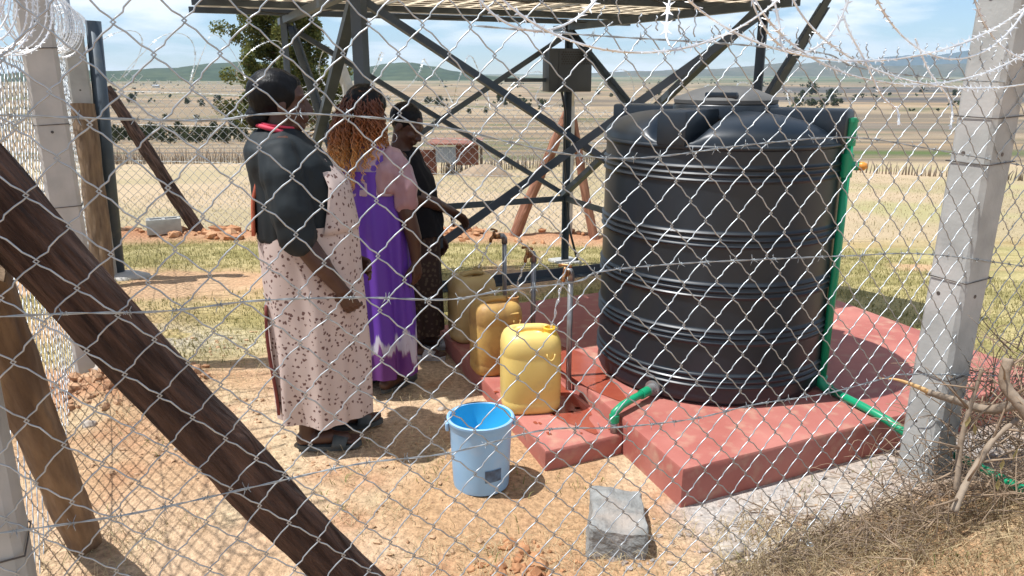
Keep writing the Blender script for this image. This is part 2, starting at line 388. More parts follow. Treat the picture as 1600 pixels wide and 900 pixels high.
# hills and mountains at the edge of the plain
def ridge(name, ang0, ang1, dist, depth, hfun, colr, n=160, m=14):
    a = np.linspace(ang0, ang1, n); vs = []; cs = []
    for j in range(m):
        q = j / (m - 1); r = dist + depth * q
        prof = math.sin(min(1, q * 1.25) * math.pi / 2) if q < .8 else math.cos((q - .8) / .2 * math.pi / 2)
        for t in a:
            e = max(0.0, math.sin(math.pi * (t - ang0) / (ang1 - ang0))) ** .5
            h = hfun(t) * e * prof * (.8 + .4 * float(fbm(t * 40 + 3, q * 4, 3)))
            vs.append((r * math.sin(t), r * math.cos(t), -22 + h)); 
            k = float(fbm(t * 60, q * 7 + 2, 4)); cs.append(np.array(colr[0]) * (1 - k) + np.array(colr[1]) * k)
    ii = np.arange(n * m).reshape(m, n)
    F = np.stack([ii[:-1, :-1], ii[:-1, 1:], ii[1:, 1:], ii[1:, :-1]], -1).reshape(-1, 4)
    o = obj(name, nmesh(name, vs, F, M['leaf_far'], True, np.array(cs))); tag(o, kind='structure')
M['leaf_far'] = attr_mat('wooded_slope', 0.95, 0.35, .02, spec=.05)
ridge('hill', R(-42), R(8), 1900, 1000, lambda t: 16 + .92 * (46 * math.exp(-((t + R(7.5)) / R(4.5)) ** 2) + 22 * math.exp(-((t + R(30)) / R(5)) ** 2) + 44 * math.exp(-((t + R(19)) / R(6)) ** 2)), ((.035, .055, .03), (.085, .10, .05)))
ridge('hill', R(2), R(48), 4200, 1500, lambda t: 55 + 40 * math.exp(-((t - R(20)) / R(5)) ** 2) + 45 * math.exp(-((t - R(36)) / R(8)) ** 2), ((.07, .08, .045), (.16, .13, .085)))
ridge('mountain', R(14), R(60), 7600, 1500, lambda t: 130 + 180 * math.exp(-((t - R(32)) / R(3.2)) ** 2) + 110 * math.exp(-((t - R(25.5)) / R(2.6)) ** 2) + 90 * math.exp(-((t - R(38)) / R(5)) ** 2), ((.05, .07, .06), (.10, .10, .08)))

# short grass in the yard, dry stalks nearer: nobody could count them
def blades(name, n, xr, yr, mask, hr, wid, cols, lean, label):
    x = rng.uniform(*xr, n); y = rng.uniform(*yr, n)
    keep = mask(x, y) > rng.random(n); x = x[keep]; y = y[keep]; n = len(x)
    z = GZ(x, y); h = rng.uniform(*hr, n); a = rng.uniform(0, 2 * np.pi, n); la = rng.uniform(0, 2 * np.pi, n); ll = rng.uniform(*lean, n) * h
    wv = np.stack([np.cos(a), np.sin(a), np.zeros(n)], -1) * (wid * rng.uniform(.6, 1.3, n))[:, None]
    b = np.stack([x, y, z - .004], -1); mid = b + np.stack([np.cos(la) * ll * .35, np.sin(la) * ll * .35, h * .6], -1); tip = b + np.stack([np.cos(la) * ll, np.sin(la) * ll, np.maximum(h - .45 * ll, .012)], -1)
    V = np.concatenate([b - wv, b + wv, mid - wv * .7, mid + wv * .7, tip - wv * .15, tip + wv * .15])
    i = np.arange(n); F = np.concatenate([np.stack([i, i + n, i + 3 * n, i + 2 * n], -1), np.stack([i + 2 * n, i + 3 * n, i + 5 * n, i + 4 * n], -1)])
    t = rng.random(n)[:, None] ** 1.2; c = cols[0] * (1 - t) + cols[1] * t; c = c * rng.uniform(.7, 1.25, n)[:, None]
    o = obj(name, nmesh(name, V, F, M['blade'], False, np.concatenate([c] * 6))); tag(o, label, 'grass', kind='stuff')
    return o
blades('grass', 75000, (-5.5, 4.6), (3.7, 9.7), lambda x, y: grass_mask(x, y) * .95, (.018, .055), .0028, (lin((.19, .19, .065)), lin((.50, .42, .21))), (.2, 1.0), 'short patchy green grass growing in the yard')
def drym(x, y):
    sx = (x - SLA.x) * E1.x + (y - SLA.y) * E1.y; sy = (x - SLA.x) * E2.x + (y - SLA.y) * E2.y
    ins = (sx > -.4) * (sx < 2.3) * (sy > -.02)
    cem = (sx > .0) * (sx < 1.6) * (sy > -.42)
    n = fbm(x * 2.2 + 3, y * 2.2, 4)
    return np.clip(sstep(.46, .66, n) * (1 - ins) * (1 - .92 * cem) * (.35 + .65 * (y < 2.6)), 0, 1)
blades('dry_grass', 34000, (-2.6, 2.6), (1.5, 4.6), drym, (.02, .075), .0014, (lin((.62, .50, .31)), lin((.42, .34, .19))), (.9, 2.1), 'dry straw-coloured stalks lying on the bare soil')
blades('grass', 2600, (-2.4, 1.8), (1.7, 3.2), lambda x, y: sstep(.63, .74, fbm(x * 2.5 + 8, y * 2.5 + 2, 3)), (.02, .06), .002, (lin((.15, .2, .05)), lin((.4, .38, .16))), (.3, 1.1), 'sparse green tufts on the bare soil close to the front fence')
blades('dry_grass', 15000, (.7, 2.9), (1.45, 2.5), lambda x, y: np.clip(sstep(.3, .55, fbm(x * 3, y * 3 + 9, 3)) * sstep(2.75, 2.3, 2.9 * 0 + y - .25 * (x - 1.2)), 0, 1), (.025, .10), .0016, (lin((.56, .44, .26)), lin((.30, .22, .12))), (.7, 1.9), 'dry matted stalks covering the earth at the lower right corner')
blades('dry_grass', 45000, (-9, 16), (10.2, 46), lambda x, y: np.ones_like(x) * .9, (.02, .09), .006, (lin((.52, .42, .27)), lin((.40, .34, .19))), (.4, 1.2), 'pale dry grass of the field behind the rear fence')

# clods and pebbles: real lumps, joined
def lumps(name, n, xr, yr, sr, mask, cols, label, cat):
    base = [];
    bm = bmesh.new(); bmesh.ops.create_icosphere(bm, subdivisions=1, radius=1.0)
    bv = np.array([v.co[:] for v in bm.verts]); bf = np.array([[v.index for v in f.verts] for f in bm.faces]); bm.free()
    x = rng.uniform(*xr, n); y = rng.uniform(*yr, n); keep = mask(x, y) > rng.random(n); x = x[keep]; y = y[keep]; n = len(x)
    s = sr[0] * (sr[1] / sr[0]) ** (rng.random(n) ** 2.2); z = GZ(x, y)
    j = rng.uniform(.55, 1.3, (n, len(bv), 1)); ax = rng.uniform(.6, 1.35, (n, 1, 3)); ax[:, :, 2] *= .7
    V = (bv[None] * j * ax) * s[:, None, None]; V[:, :, 0] += x[:, None]; V[:, :, 1] += y[:, None]; V[:, :, 2] += (z + s * .25)[:, None]
    F = (bf[None] + (np.arange(n) * len(bv))[:, None, None]).reshape(-1, 3)
    t = rng.random(n)[:, None]; c = (cols[0] * (1 - t) + cols[1] * t)
    o = obj(name, nmesh(name, V.reshape(-1, 3), F, M['clod'], False, np.repeat(c, len(bv), 0))); tag(o, label, cat, kind='stuff')
M['clod'] = attr_mat('earth_clods', 0.97, 0.3, 40.0, spec=.1)
offslab = lambda x, y: 1.0 - (((x - SLA.x) * E1.x + (y - SLA.y) * E1.y > -.42) & ((x - SLA.x) * E2.x + (y - SLA.y) * E2.y > -.02))
cemz = lambda x, y: ((x - SLA.x) * E1.x + (y - SLA.y) * E1.y > 0) * ((x - SLA.x) * E2.x + (y - SLA.y) * E2.y > -.45)
lumps('soil_clods', 7500, (-2.8, 2.4), (1.5, 4.9), (.003, .016), lambda x, y: offslab(x, y) * (1 - .9 * cemz(x, y)) * sstep(.4, .62, fbm(x * 2, y * 2 + 5)), (lin((.50, .34, .21)), lin((.42, .26, .155))), 'crumbly reddish soil clods scattered over the bare ground', 'soil')
lumps('soil_clods', 500, (-2.5, -1.6), (3.3, 4.1), (.012, .05), lambda x, y: np.exp(-((x + 2.02) ** 2 + (y - 3.72) ** 2) / .09), (lin((.36, .20, .115)), lin((.46, .29, .175))), 'heap of loose reddish soil by the second left fence post', 'soil')
lumps('soil_clods', 240, (-.15, .25), (2.0, 2.4), (.008, .034), lambda x, y: np.exp(-((x - .05) ** 2 + (y - 2.18) ** 2) / .02), (lin((.36, .17, .085)), lin((.46, .25, .13))), 'small dug heap of red soil in front of the bucket', 'soil')
lumps('soil_clods', 2000, (-6, 2.0), (9.1, 10.8), (.03, .12), lambda x, y: np.exp(-((y - (9.75 + .07 * (x + 4))) / .3) ** 2) * sstep(.35, .65, fbm(x * 1.4 + 9, y)), (lin((.42, .20, .10)), lin((.52, .30, .17))), 'low bank of red soil along the foot of the rear fence', 'soil')
lumps('gravel', 1500, (.3, 2.4), (2.1, 3.4), (.004, .022), lambda x, y: offslab(x, y) * ((x - SLA.x) * E2.x + (y - SLA.y) * E2.y > -.5) * .8, (lin((.40, .37, .34)), lin((.36, .27, .22))), 'grey cement crumbs and gravel along the red slab', 'gravel')
# ------------------------------------------------------------------ red plinth: slab and lower step
SLH, STH = .165, .095
S1 = Vector((.911, .413, 0)).normalized(); S2 = Vector((-.347, .938, 0)).normalized()
def blockpoly(mb, org, a, b, z0, z1, wob=.004, n=14):
    # a slightly uneven rendered block spanning org + s*a + t*b, rounded arris
    org = Vector(org); a = Vector(a); b = Vector(b); ring = []
    for (p, q) in (((0, 0), (1, 0)), ((1, 0), (1, 1)), ((1, 1), (0, 1)), ((0, 1), (0, 0))):
        for i in range(n):
            t = i / n; ring.append(org + a * (p[0] + (q[0] - p[0]) * t) + b * (p[1] + (q[1] - p[1]) * t))
    c = org + a * .5 + b * .5; rs = []
    for z, ins in ((z0, 0), ((z0 + z1) / 2, .002), (z1 - .012, 0), (z1 - .003, .005), (z1, .016)):
        r = []
        for p in ring:
            dv = (c - p).normalized(); k = mnoise.noise(Vector((p.x * 3, p.y * 3, z * 5))) * wob + mnoise.noise(Vector((p.x * 17, p.y * 17, z * 25))) * wob * .4
            r.append(Vector((p.x, p.y, z + (k * .5 if z > z0 else 0))) + dv * (ins + k))
        rs.append(r)
    mb.rings(rs, True, False)
    k0 = len(mb.v) - len(ring)                # top as an inner grid fan
    m = 8; o = len(mb.v)
    inner = []
    for p in rs[-1]: inner.append(c.lerp(Vector((p.x, p.y, z1)), .9) + Vector((0, 0, z1 - c.z)) * 0)
    inner = [Vector((p.x, p.y, z1 + .0015)) for p in inner]
    mb.add(inner, []); L = len(ring)
    for i in range(L): mb.f.append((k0 + i, k0 + (i + 1) % L, o + (i + 1) % L, o + i)); mb.m.append(mb.mi)
    mb.f.append(tuple(o + i for i in range(L))); mb.m.append(mb.mi)
plinth = thing('tank_plinth', 'red screeded concrete plinth with a lower step, carrying the black tank', 'plinth', SLA)
mb = MB(); blockpoly(mb, SLA, S1 * 2.2, S2 * 2.25, -.06, SLH); obj('slab', mb, M['red'], plinth, world=True, sharp=38)
STO = Vector((.138, 2.884, 0))
mb = MB(); blockpoly(mb, STO, S1 * .375, S2 * 1.75, -.06, STH); obj('step', mb, M['red'], plinth, world=True, sharp=38)
def blob(mb, c, rx, ry, z, seed, n=40):
    r = []
    for i in range(n):
        a = 2 * math.pi * i / n; k = 1 + .45 * mnoise.noise(Vector((math.cos(a) * 1.4 + seed, math.sin(a) * 1.4, seed)))
        r.append(c + E1 * (math.cos(a) * rx * k) + E2 * (math.sin(a) * ry * k) + Vector((0, 0, z)))
    mb.add(r, [tuple(range(n))])
mb = MB(); blob(mb, STO + E1 * .26 + E2 * .62, .11, .52, STH + .0035, 2.2)
blob(mb, SLA + E1 * .13 + E2 * 1.12, .10, .42, SLH + .0035, 5.1)
for k in range(26):
    blob(mb, STO + E1 * random.uniform(.03, .36) + E2 * random.uniform(.02, .95), random.uniform(.005, .014), random.uniform(.006, .018), STH + .0035, k * 1.7, 10)
obj('wet_patch', mb, M['wet'], plinth, world=True, smooth=False)

# ------------------------------------------------------------------ black water tank
TR = .558
pn = PZ(1108, 636, SLH); dn_ = Vector((pn.x, pn.y, 0)).normalized(); TC = Vector((pn.x, pn.y, SLH + .002)) + dn_ * TR + Vector((-.030, .004, 0))
tank = thing('water_tank', 'black ribbed plastic water storage tank standing on the red slab', 'water tank', TC)
prof = [(0.0, 0), (TR - .035, 0), (TR - .012, .008), (TR, .03)]
z = .045
gro = [.12, .325, .533, .756, 1.03]
def ribr(z):
    d = 0.0
    for g in gro:
        for k in (-1, 0, 1):
            q = (z - g - k * .026) / .0115
            if abs(q) < 1: d = max(d, .5 * (1 + math.cos(math.pi * q)))
    return d
while z < 1.125:
    tap = .010 * (1 - z / 1.14)
    prof.append((TR - .012 + tap + .010 * ribr(z), z)); z += .0045
prof += [(TR - .006, 1.128), (TR + .002, 1.134), (TR + .002, 1.142), (TR - .006, 1.148)]
mb = MB(); n = 96
mb.rings([[Vector((r * math.cos(2 * math.pi * k / n), r * math.sin(2 * math.pi * k / n), z)) for k in range(n)] for r, z in prof[1:]], True, False)
# domed top: four swelling sectors between the lifting ribs
camdir = math.atan2(-TC.y, -TC.x); RA = camdir - R(22)
nt_ = 144; rr = [TR - .006] + [TR * q for q in (.985, .96, .93, .89, .84, .78, .7, .62, .54, .46, .40, .34)]
rings = []
for r in rr:
    ring = []
    for k in range(nt_):
        a = 2 * math.pi * k / nt_; q = r / TR
        dev = abs((a - RA + math.pi / 4) % (math.pi / 2) - math.pi / 4)                 # 0 on a rib, 45 deg between
        lat = r * math.sin(min(dev, math.pi / 2))
        s = float(sstep(.068, .15, lat)); s2 = float(sstep(.05, .30, lat))
        zz = 1.148 + .142 * math.sqrt(max(0, 1 - q ** 3.2)) * (.22 + .78 * s) * (.86 + .14 * s2)
        if r == rr[0]: zz = 1.148
        ring.append(Vector((r * math.cos(a), r * math.sin(a), zz)))
    rings.append(ring)
mb2 = MB(); mb2.rings(rings, False, True)
body = obj('tank_body', mb, M['tank'], tank, sharp=60); sub('dome', mb2, M['tank'], body)
for k in range(4):
    a = RA + k * math.pi / 2; dv = Vector((math.cos(a), math.sin(a), 0)); Mx = Matrix.Rotation(a, 3, 'Z')
    m = MB(); m.box(dv * .365 + Vector((0, 0, 1.212)), (.40, .135, .15), Mx, .014); obj('lifting_rib', m, M['tank'], tank, sharp=40)
m = MB(); m.lathe([(.24, 1.24), (.24, 1.292), (.235, 1.298), (.21, 1.298)], 48); obj('neck', m, M['tank'], tank, sharp=40)
m = MB(); m.lathe([(.215, 1.29), (.236, 1.302), (.238, 1.318), (.228, 1.328), (.19, 1.342), (.14, 1.362), (.09, 1.374), (.03, 1.379), (.002, 1.38)], 48)
lid = obj('lid', m, M['tanklid'], tank, sharp=50)
m = MB(); a = camdir - .15; m.box(Vector((math.cos(a) * .17, math.sin(a) * .20, 1.338)), (.05, .14, .03), Matrix.Rotation(a, 3, 'Z'), .006); sub('lid_grip', m, M['tank'], lid, sharp=40)
# outlet fitting and its short green elbow
oa = PD(1020, 606, 3.27); ov = Vector((oa.x - TC.x, oa.y - TC.y, 0)).normalized(); op = Vector((TC.x, TC.y, oa.z)) + ov * (TR - .002)
m = MB(); m.tube([op - ov * .02, op + ov * .012], .036, 20); m.tube([op + ov * .01, op + ov * .05], .024, 16); obj('outlet_fitting', m, M['pipe'], tank, world=True, sharp=40)
e1_ = PZ(966, 641, .20) - Vector((.016, 0, 0)); e_end = Vector((e1_.x, e1_.y, STH))
pipeA = thing('outlet_pipe', 'short green plastic elbow pipe on the tank outlet', 'pipe', (e_end.x, e_end.y, STH))
ostart = op + ov * .035; pts = [ostart, ostart.lerp(e1_, .45) + Vector((0, 0, .004)), ostart.lerp(e1_, .8) + Vector((0, 0, .003)), e1_ + Vector((0, 0, -.012)), e1_ + Vector((0, 0, -.055))]
m = MB(); m.tube(pts, [.0165, .0165, .0165, .018, .0175], 14); obj('elbow', m, M['green'], pipeA, world=True)
m = MB(); m.tube([ostart - ov * .004, ostart.lerp(e1_, .25)], .022, 14); obj('coupling', m, M['green'], pipeA, world=True, sharp=40); m = MB(); m.tube([e1_ + Vector((0, 0, -.022)), e1_ + Vector((0, 0, -.055))], .0225, 14); obj('coupling', m, M['green'], pipeA, world=True, sharp=40)
m = MB(); m.tube([e1_ + Vector((0, 0, -.045)), (e1_.x, e1_.y, STH + .002)], .016, 14); obj('nipple', m, M['pipe'], pipeA, world=True)
# inlet pipe up the tank's right side and away over the slab
px, py = 1.455, 3.36
pipeB = thing('inlet_pipe', 'long green plastic pipe rising beside the tank and crossing the slab', 'pipe', (px, py, SLH))
m = MB(); m.tube([(px, py, SLH + .03), (px + .004, py, .8), (px, py, 1.39)], .0185, 14); obj('riser', m, M['green'], pipeB, world=True)
tin = Vector((TC.x, TC.y, 1.36)); tv = (Vector((px, py, 1.36)) - tin).normalized()
m = MB(); m.tube([(px, py, 1.30), (px, py, 1.405)], .026, 14); m.tube([Vector((px, py, 1.36)), tin + tv * (TR - .06)], .022, 14); m.tube([(px, py, 1.40), (px, py, 1.418)], .029, 14); obj('top_tee', m, M['green'], pipeB, world=True, sharp=40)
m = MB(); m.tube([(px, py, 1.165), (px, py, 1.265)], .027, 14); m.tube([(px, py, 1.215), (px + .045, py - .02, 1.215)], .020, 12); obj('valve_body', m, M['green'], pipeB, world=True, sharp=40)
m = MB(); m.tube([(px + .04, py - .018, 1.215), (px + .062, py - .028, 1.215), (px + .075, py - .034, 1.218)], [.019, .019, .010], 12); obj('valve_plug', m, M['orange'], pipeB, world=True)
m = MB(); m.tube([(px, py, SLH + .07), (px, py, SLH + .03), (px + .02, py - .05, SLH + .022)], .026, 14); obj('elbow', m, M['green'], pipeB, world=True)
def PG(u, v, off):
    z = 0.0
    for _ in range(12): p = PZ(u, v, z); z = gz(p.x, p.y) + off
    return PZ(u, v, z)
g1 = PG(1495, 712, .05); g2 = PG(1600, 766, .05); g3 = PG(1760, 830, .02)
run = [Vector((px + .012, py - .03, SLH + .022)), Vector((1.545, 3.12, SLH + .022)), Vector((1.60, 3.0, SLH + .012)), Vector((1.70, 2.88, .12)), g1, g2, g3]
m = MB(); m.tube(run, .0185, 14); obj('ground_run', m, M['green'], pipeB, world=True)

# ------------------------------------------------------------------ standpipe taps
M['water'], _n, _b = newmat('running_water'); _b.inputs['Base Color'].default_value = (.95, .97, 1, 1); _b.inputs['Transmission Weight'].default_value = .85; _b.inputs['Roughness'].default_value = .05; _b.inputs['IOR'].default_value = 1.33
def tap(base, ztop, spout, label, group):
    t = thing('standpipe', label, 'tap', base, 0, group); x, y = base[0], base[1]
    m = MB(); m.tube([(x, y, base[2] - .02), (x, y, ztop)], .0135, 12); obj('pipe', m, M['pipe'], t, world=True)
    sp = Vector((spout[0], spout[1], 0)).normalized()
    m = MB(); m.tube([(x, y, ztop - .03), (x, y, ztop), Vector((x, y, ztop + .015)) + sp * .012, Vector((x, y, ztop + .018)) + sp * .035], .018, 12); obj('elbow', m, M['pipe'], t, world=True)
    p = Vector((x, y, ztop + .016))
    m = MB(); m.tube([p + sp * .03, p + sp * .065], [.015, .014], 12); m.tube([p + sp * .055, p + sp * .08, p + sp * .092 + Vector((0, 0, -.010)), p + sp * .095 + Vector((0, 0, -.03))], [.011, .011, .010, .009], 12)
    m.tube([p + sp * .07, p + sp * .07 + Vector((0, 0, .035))], [.013, .008], 10); bd = obj('tap_body', m, M['brass'], t, world=True)
    hn = sp.cross(Vector((0, 0, 1))); m = MB(); hp = p + sp * .07 + Vector((0, 0, .04)); m.tube([hp - hn * .032, hp - hn * .012 + Vector((0, 0, .004)), hp + hn * .012 + Vector((0, 0, .004)), hp + hn * .032], [.008, .006, .006, .008], 8); sub('handle', m, M['brass'], bd)
    return p + sp * .095 + Vector((0, 0, -.03))
def stream(a, b, label, r=.0055):
    a = Vector(a); b = Vector(b); pts = []; rs = []; n = 26
    for i in range(n + 1):
        q = i / n; pts.append(Vector((a.x + (b.x - a.x) * q + .004 * math.sin(q * 21), a.y + (b.y - a.y) * q + .004 * math.cos(q * 17), a.z + (b.z - a.z) * (q ** 1.25))))
        rs.append(r * (1 + .45 * math.sin(q * 31 + 1)) * (1 - .25 * q))
    m = MB(); m.tube(pts, rs, 8)
    tag(obj('water_stream', m, M['water']), label, 'water', 'water running from the taps')
cans = [Vector((.085, 3.335, STH)), Vector((-.085, 3.80, STH)), Vector((-.235, 4.30, STH))]
taps = [(Vector((.278, 3.52, STH)), .685), (Vector((.115, 4.0, STH)), .66), (Vector((-.045, 4.46, STH)), .66)]
lbl = ['grey standpipe with brass tap filling the bright yellow can in front', 'middle grey standpipe with brass tap behind the front one', 'farthest grey standpipe with brass tap by the beige can']
lbs = ['thin stream of water falling into the bright yellow can', 'thin stream of water from the middle tap into the dirty can', 'thin stream of water from the farthest tap by the beige can']
# ------------------------------------------------------------------ jerrycans
def jerrycan(c, rz, mats, label, group, cap, sw, dent=0.0, h=.385, wsc=1.0):
    t = thing('jerrycan', label, 'jerrycan', c, rz, group); a, b = .137 * wsc, .118 * wsc; n = 48
    def ring(k, z, e=3.4, dz=None):
        r = []
        for i in range(n):
            th = 2 * math.pi * i / n; cx, sx_ = math.cos(th), math.sin(th); q = (abs(cx) ** e + abs(sx_) ** e) ** (-1 / e)
            dn = dent * mnoise.noise(Vector((cx * 2, sx_ * 2, z * 9 + c[0] * 7)))
            r.append(Vector((a * k * q * cx * (1 + dn), b * k * q * sx_ * (1 + dn), z + (dz or 0))))
        return r
    hs = h - .07
    rs = [ring(.80, .0), ring(.93, .006), ring(.985, .024), ring(1.0, .05), ring(.985, .058), ring(.985, .064), ring(1.0, .072), ring(1.005, .15), ring(1.0, hs - .055), ring(.985, hs - .045), ring(.985, hs - .038), ring(1.0, hs - .028), ring(.995, hs), ring(.96, hs + .026), ring(.88, hs + .048), ring(.76, hs + .062), ring(.62, hs + .067), ring(.54, hs + .064), ring(.48, hs + .05), ring(.44, hs + .034), ring(.2, hs + .03)]
    m = MB(); m.rings(rs); bd = obj('can_body', m, mats[0], t)
    m = MB(); m.tube([(-.072, 0, hs + .05), (-.055, 0, hs + .066), (-.02, 0, hs + .072), (.02, 0, hs + .072), (.055, 0, hs + .066), (.072, 0, hs + .05)], [.014, .016, .015, .015, .016, .014], 12); obj('handle', m, mats[0], t)
    sp = Vector((sw[0], sw[1], hs + .045)); m = MB()
    m.lathe([(.031, -.02), (.031, .012), (.028, .014), (.028, .03), (.031, .033), (.031, .038), (.025, .04), (.022, .02), (.022, -.01)], 24, sp, True, True); s = obj('spout', m, mats[1], t, sharp=40)
    if cap == 'flap':                    # a dented flap of melted plastic by the spout
        m = MB(); m.box(sp + Vector((-.02, -.07, -.05)), (.05, .012, .05), Matrix.Rotation(.3, 3, 'X'), .004); obj('lug', m, mats[0], t)
    # carrying loop hanging at the shoulder
    m = MB(); pts = [Vector((sw[0] * .9 + .018 * math.cos(q), -b * .98 - .004 + .004 * math.sin(q), hs - .0 + .030 * math.sin(q) - .018)) for q in np.linspace(math.pi, 2 * math.pi, 9)]
    m.tube(pts, .0035, 8); obj('loop', m, mats[0], t)
    m = MB(); m.lathe([(.0, 0), (.012, 0)], 6, (0, 0, -5)); 
    return t, bd
M['can_y'] = pm('yellow_plastic', (.78, .59, .20), (.72, .51, .14), 4, .42, sub=.0, c3=(.55, .37, .14), s3=14, lo3=.60, hi3=.85)
M['can_yc'] = pm('yellow_plastic_spout', (.75, .46, .03), (.8, .52, .05), 8, .4)
M['can_b'] = pm('dirty_yellow_plastic', (.62, .40, .12), (.46, .27, .08), 7, .55, c3=(.30, .16, .06), s3=11, lo3=.5, hi3=.7, bump=.15)
M['can_bc'] = pm('brown_stained_plastic', (.36, .17, .06), (.48, .26, .1), 10, .6)
M['can_w'] = pm('faded_beige_plastic', (.62, .46, .20), (.50, .34, .13), 6, .6, c3=(.66, .55, .34), s3=8)
jg = 'plastic jerrycans on the step'
t, bd = jerrycan(cans[0], R(8), (M['can_y'], M['can_yc']), 'clean bright yellow plastic jerrycan, nearest on the red step', jg, None, (.082, -.045))
t2, bd2 = jerrycan(cans[1], R(20), (M['can_b'], M['can_bc']), 'dirty brown-stained yellow jerrycan, middle one on the red step', jg, 'flap', (.085, -.03), .035, .385, .95)
jerrycan(cans[2], R(30), (M['can_w'], M['can_w']), 'faded beige jerrycan, farthest one on the red step', jg, None, (.06, .04), .02, .395, .95)
# worn label on the dirty can
M['label'] = pm('worn_label', (.34, .30, .22), (.10, .08, .07), 60, .7, c3=(.50, .44, .33), s3=40)
m = MB(); g = []
for j in range(5):
    row = []
    for i in range(6):
        x = .048 + .055 * i / 5; zq = .105 + .075 * j / 4; y = -.1121 * ((1 - abs(x / .1305) ** 3.4) ** (1 / 3.4)) - .0045
        row.append(Vector((x, y, zq)))
    g.append(row)
vs = [p for r in g for p in r]; m.add(vs, [(j * 6 + i, j * 6 + i + 1, (j + 1) * 6 + i + 1, (j + 1) * 6 + i) for j in range(4) for i in range(5)]); obj('label_print', m, M['label'], t2)
for k, (b, zt) in enumerate(taps):
    sp = (Vector((cans[k].x, cans[k].y, 0)) + Matrix.Rotation(R((8, 20, 30)[k]), 3, 'Z') @ Vector(((.082, -.045, 0), (.085, -.03, 0), (.06, .04, 0))[k])) - Vector((b.x, b.y, 0))
    e = tap(b, zt, (sp.x, sp.y), lbl[k], 'standpipes on the plinth')
    stream(e, (b.x + sp.x, b.y + sp.y, STH + (.35, .37, .385)[k]), lbs[k])

# ------------------------------------------------------------------ blue bucket
M['blue'] = pm('blue_plastic', (.25, .46, .70), (.30, .51, .72), 5, .42, c3=(.40, .54, .68), s3=9, lo3=.55, hi3=.8)
M['blue_in'] = pm('blue_plastic_inside', (.05, .44, .72), (.06, .49, .76), 5, .4)
bp_ = PZ(752, 757, 0); bzz = gz(bp_.x, bp_.y) + .004
bucket = thing('bucket', 'light blue plastic bucket standing on the bare soil', 'bucket', (bp_.x, bp_.y, bzz))
H, r0, r1 = .295, .110, .125
m = MB(); m.lathe([(r0 - .012, .006), (r0 - .008, 0), (r0, .004), (r0 + .002, .02), (r0 + (r1 - r0) * .5, H * .5), (r1 - .002, H - .04), (r1 - .001, H - .034), (r1 + .001, H - .03), (r1 + .002, H - .012), (r1 + .007, H - .010), (r1 + .008, H), (r1 + .002, H + .003), (r1 - .004, H)], 64, cap1=False); obj('shell', m, M['blue'], bucket, sharp=50)
m = MB(); m.lathe([(r1 - .004, H), (r1 - .006, H - .03), (r0 - .004, .02), (r0 - .02, .012), (.001, .012)], 64, cap0=False); obj('inner_wall', m, M['blue_in'], bucket)
aa = R(12); hx = Vector((math.cos(aa), math.sin(aa), 0)); hy = Vector((-math.sin(aa), math.cos(aa), 0))
for s in (-1, 1):
    m = MB(); m.box(hx * s * (r1 + .009) + Vector((0, 0, H - .03)), (.012, .03, .034), Matrix.Rotation(aa, 3, 'Z'), .003); obj('handle_lug', m, M['blue'], bucket)
m = MB(); pts = []
for q in np.linspace(0, math.pi, 22):
    pts.append(hx * (math.cos(q) * (r1 + .018)) + hy * (math.sin(q) * .125) + Vector((0, 0, H - .03 + .034 * math.sin(q))))
m.tube(pts, .0022, 8); obj('wire_handle', m, M['tie'], bucket)
M['print'] = pm('worn_dark_print', (.045, .06, .09), (.13, .24, .38), 26, .6, lo=.35, hi=.75, detail=3)
m = MB(); g = []; a0 = R(-80)
for j in range(5):
    for i in range(8):
        zq = .062 + .052 * j / 4; a = a0 + R(34) * i / 7; rr_ = r0 + .002 + (r1 - r0 - .002) * zq / H + .0016
        g.append(Vector((rr_ * math.cos(a), rr_ * math.sin(a), zq)))
m.add(g, [(j * 8 + i, j * 8 + i + 1, (j + 1) * 8 + i + 1, (j + 1) * 8 + i) for j in range(4) for i in range(7)]); obj('print_patch', m, M['print'], bucket)

# ------------------------------------------------------------------ loose blocks and stones
def rough_block(name, c, d, rz, mat, label, cat, seed, tilt=(0, 0), hollow=False):
    bm = bmesh.new(); bmesh.ops.create_cube(bm, size=1.0)
    bmesh.ops.subdivide_edges(bm, edges=list(bm.edges), cuts=15, use_grid_fill=True)
    for v in bm.verts:
        p = Vector((v.co.x * d[0], v.co.y * d[1], v.co.z * d[2]))
        e = sum(1 for k in range(3) if abs(abs(v.co[k]) - .5) < 1e-4)
        if e >= 2: p *= (.965 if e == 2 else .93)
        nn = mnoise.noise_vector(p * 9 + Vector((seed, 0, 0))) * .016 + mnoise.noise_vector(p * 26 + Vector((seed, 3, 0))) * .006 + mnoise.noise_vector(p * 80 + Vector((seed, 3, 0))) * .0025
        v.co = p + nn
    me = bpy.data.meshes.new(name); bm.to_mesh(me); bm.free(); me.materials.append(mat)
    o = bpy.data.objects.new(name, me); COL.objects.link(o); o.location = c; o.rotation_euler = (tilt[0], tilt[1], rz)
    return tag(o, label, cat)
M['bstone'] = pm('grey_building_stone', (.30, .30, .285), (.19, .19, .18), 16, .95, bump=.8, bscale=60, c3=(.38, .32, .27), s3=5, lo3=.5, hi3=.7, bdist=.01); bc = PZ(965, 795, .10); rough_block('concrete_block', (bc.x, bc.y, .036 + gz(bc.x, bc.y)), (.20, .33, .125), R(-6), M['bstone'], 'rough grey building stone lying in front of the red step', 'stone', 3.0, (R(-5), R(3)))
hb = PZ(258, 366, -.36); hz = gz(hb.x, hb.y)
hbt = thing('hollow_block', 'grey hollow concrete block on the grass by the leaning dark pole', 'block', (hb.x, hb.y, hz), R(24))
for y in (-.08, .08): m = MB(); m.box((0, y, .085), (.40, .04, .19), bev=.006); obj('face_shell', m, M['conc'], hbt, sharp=30)
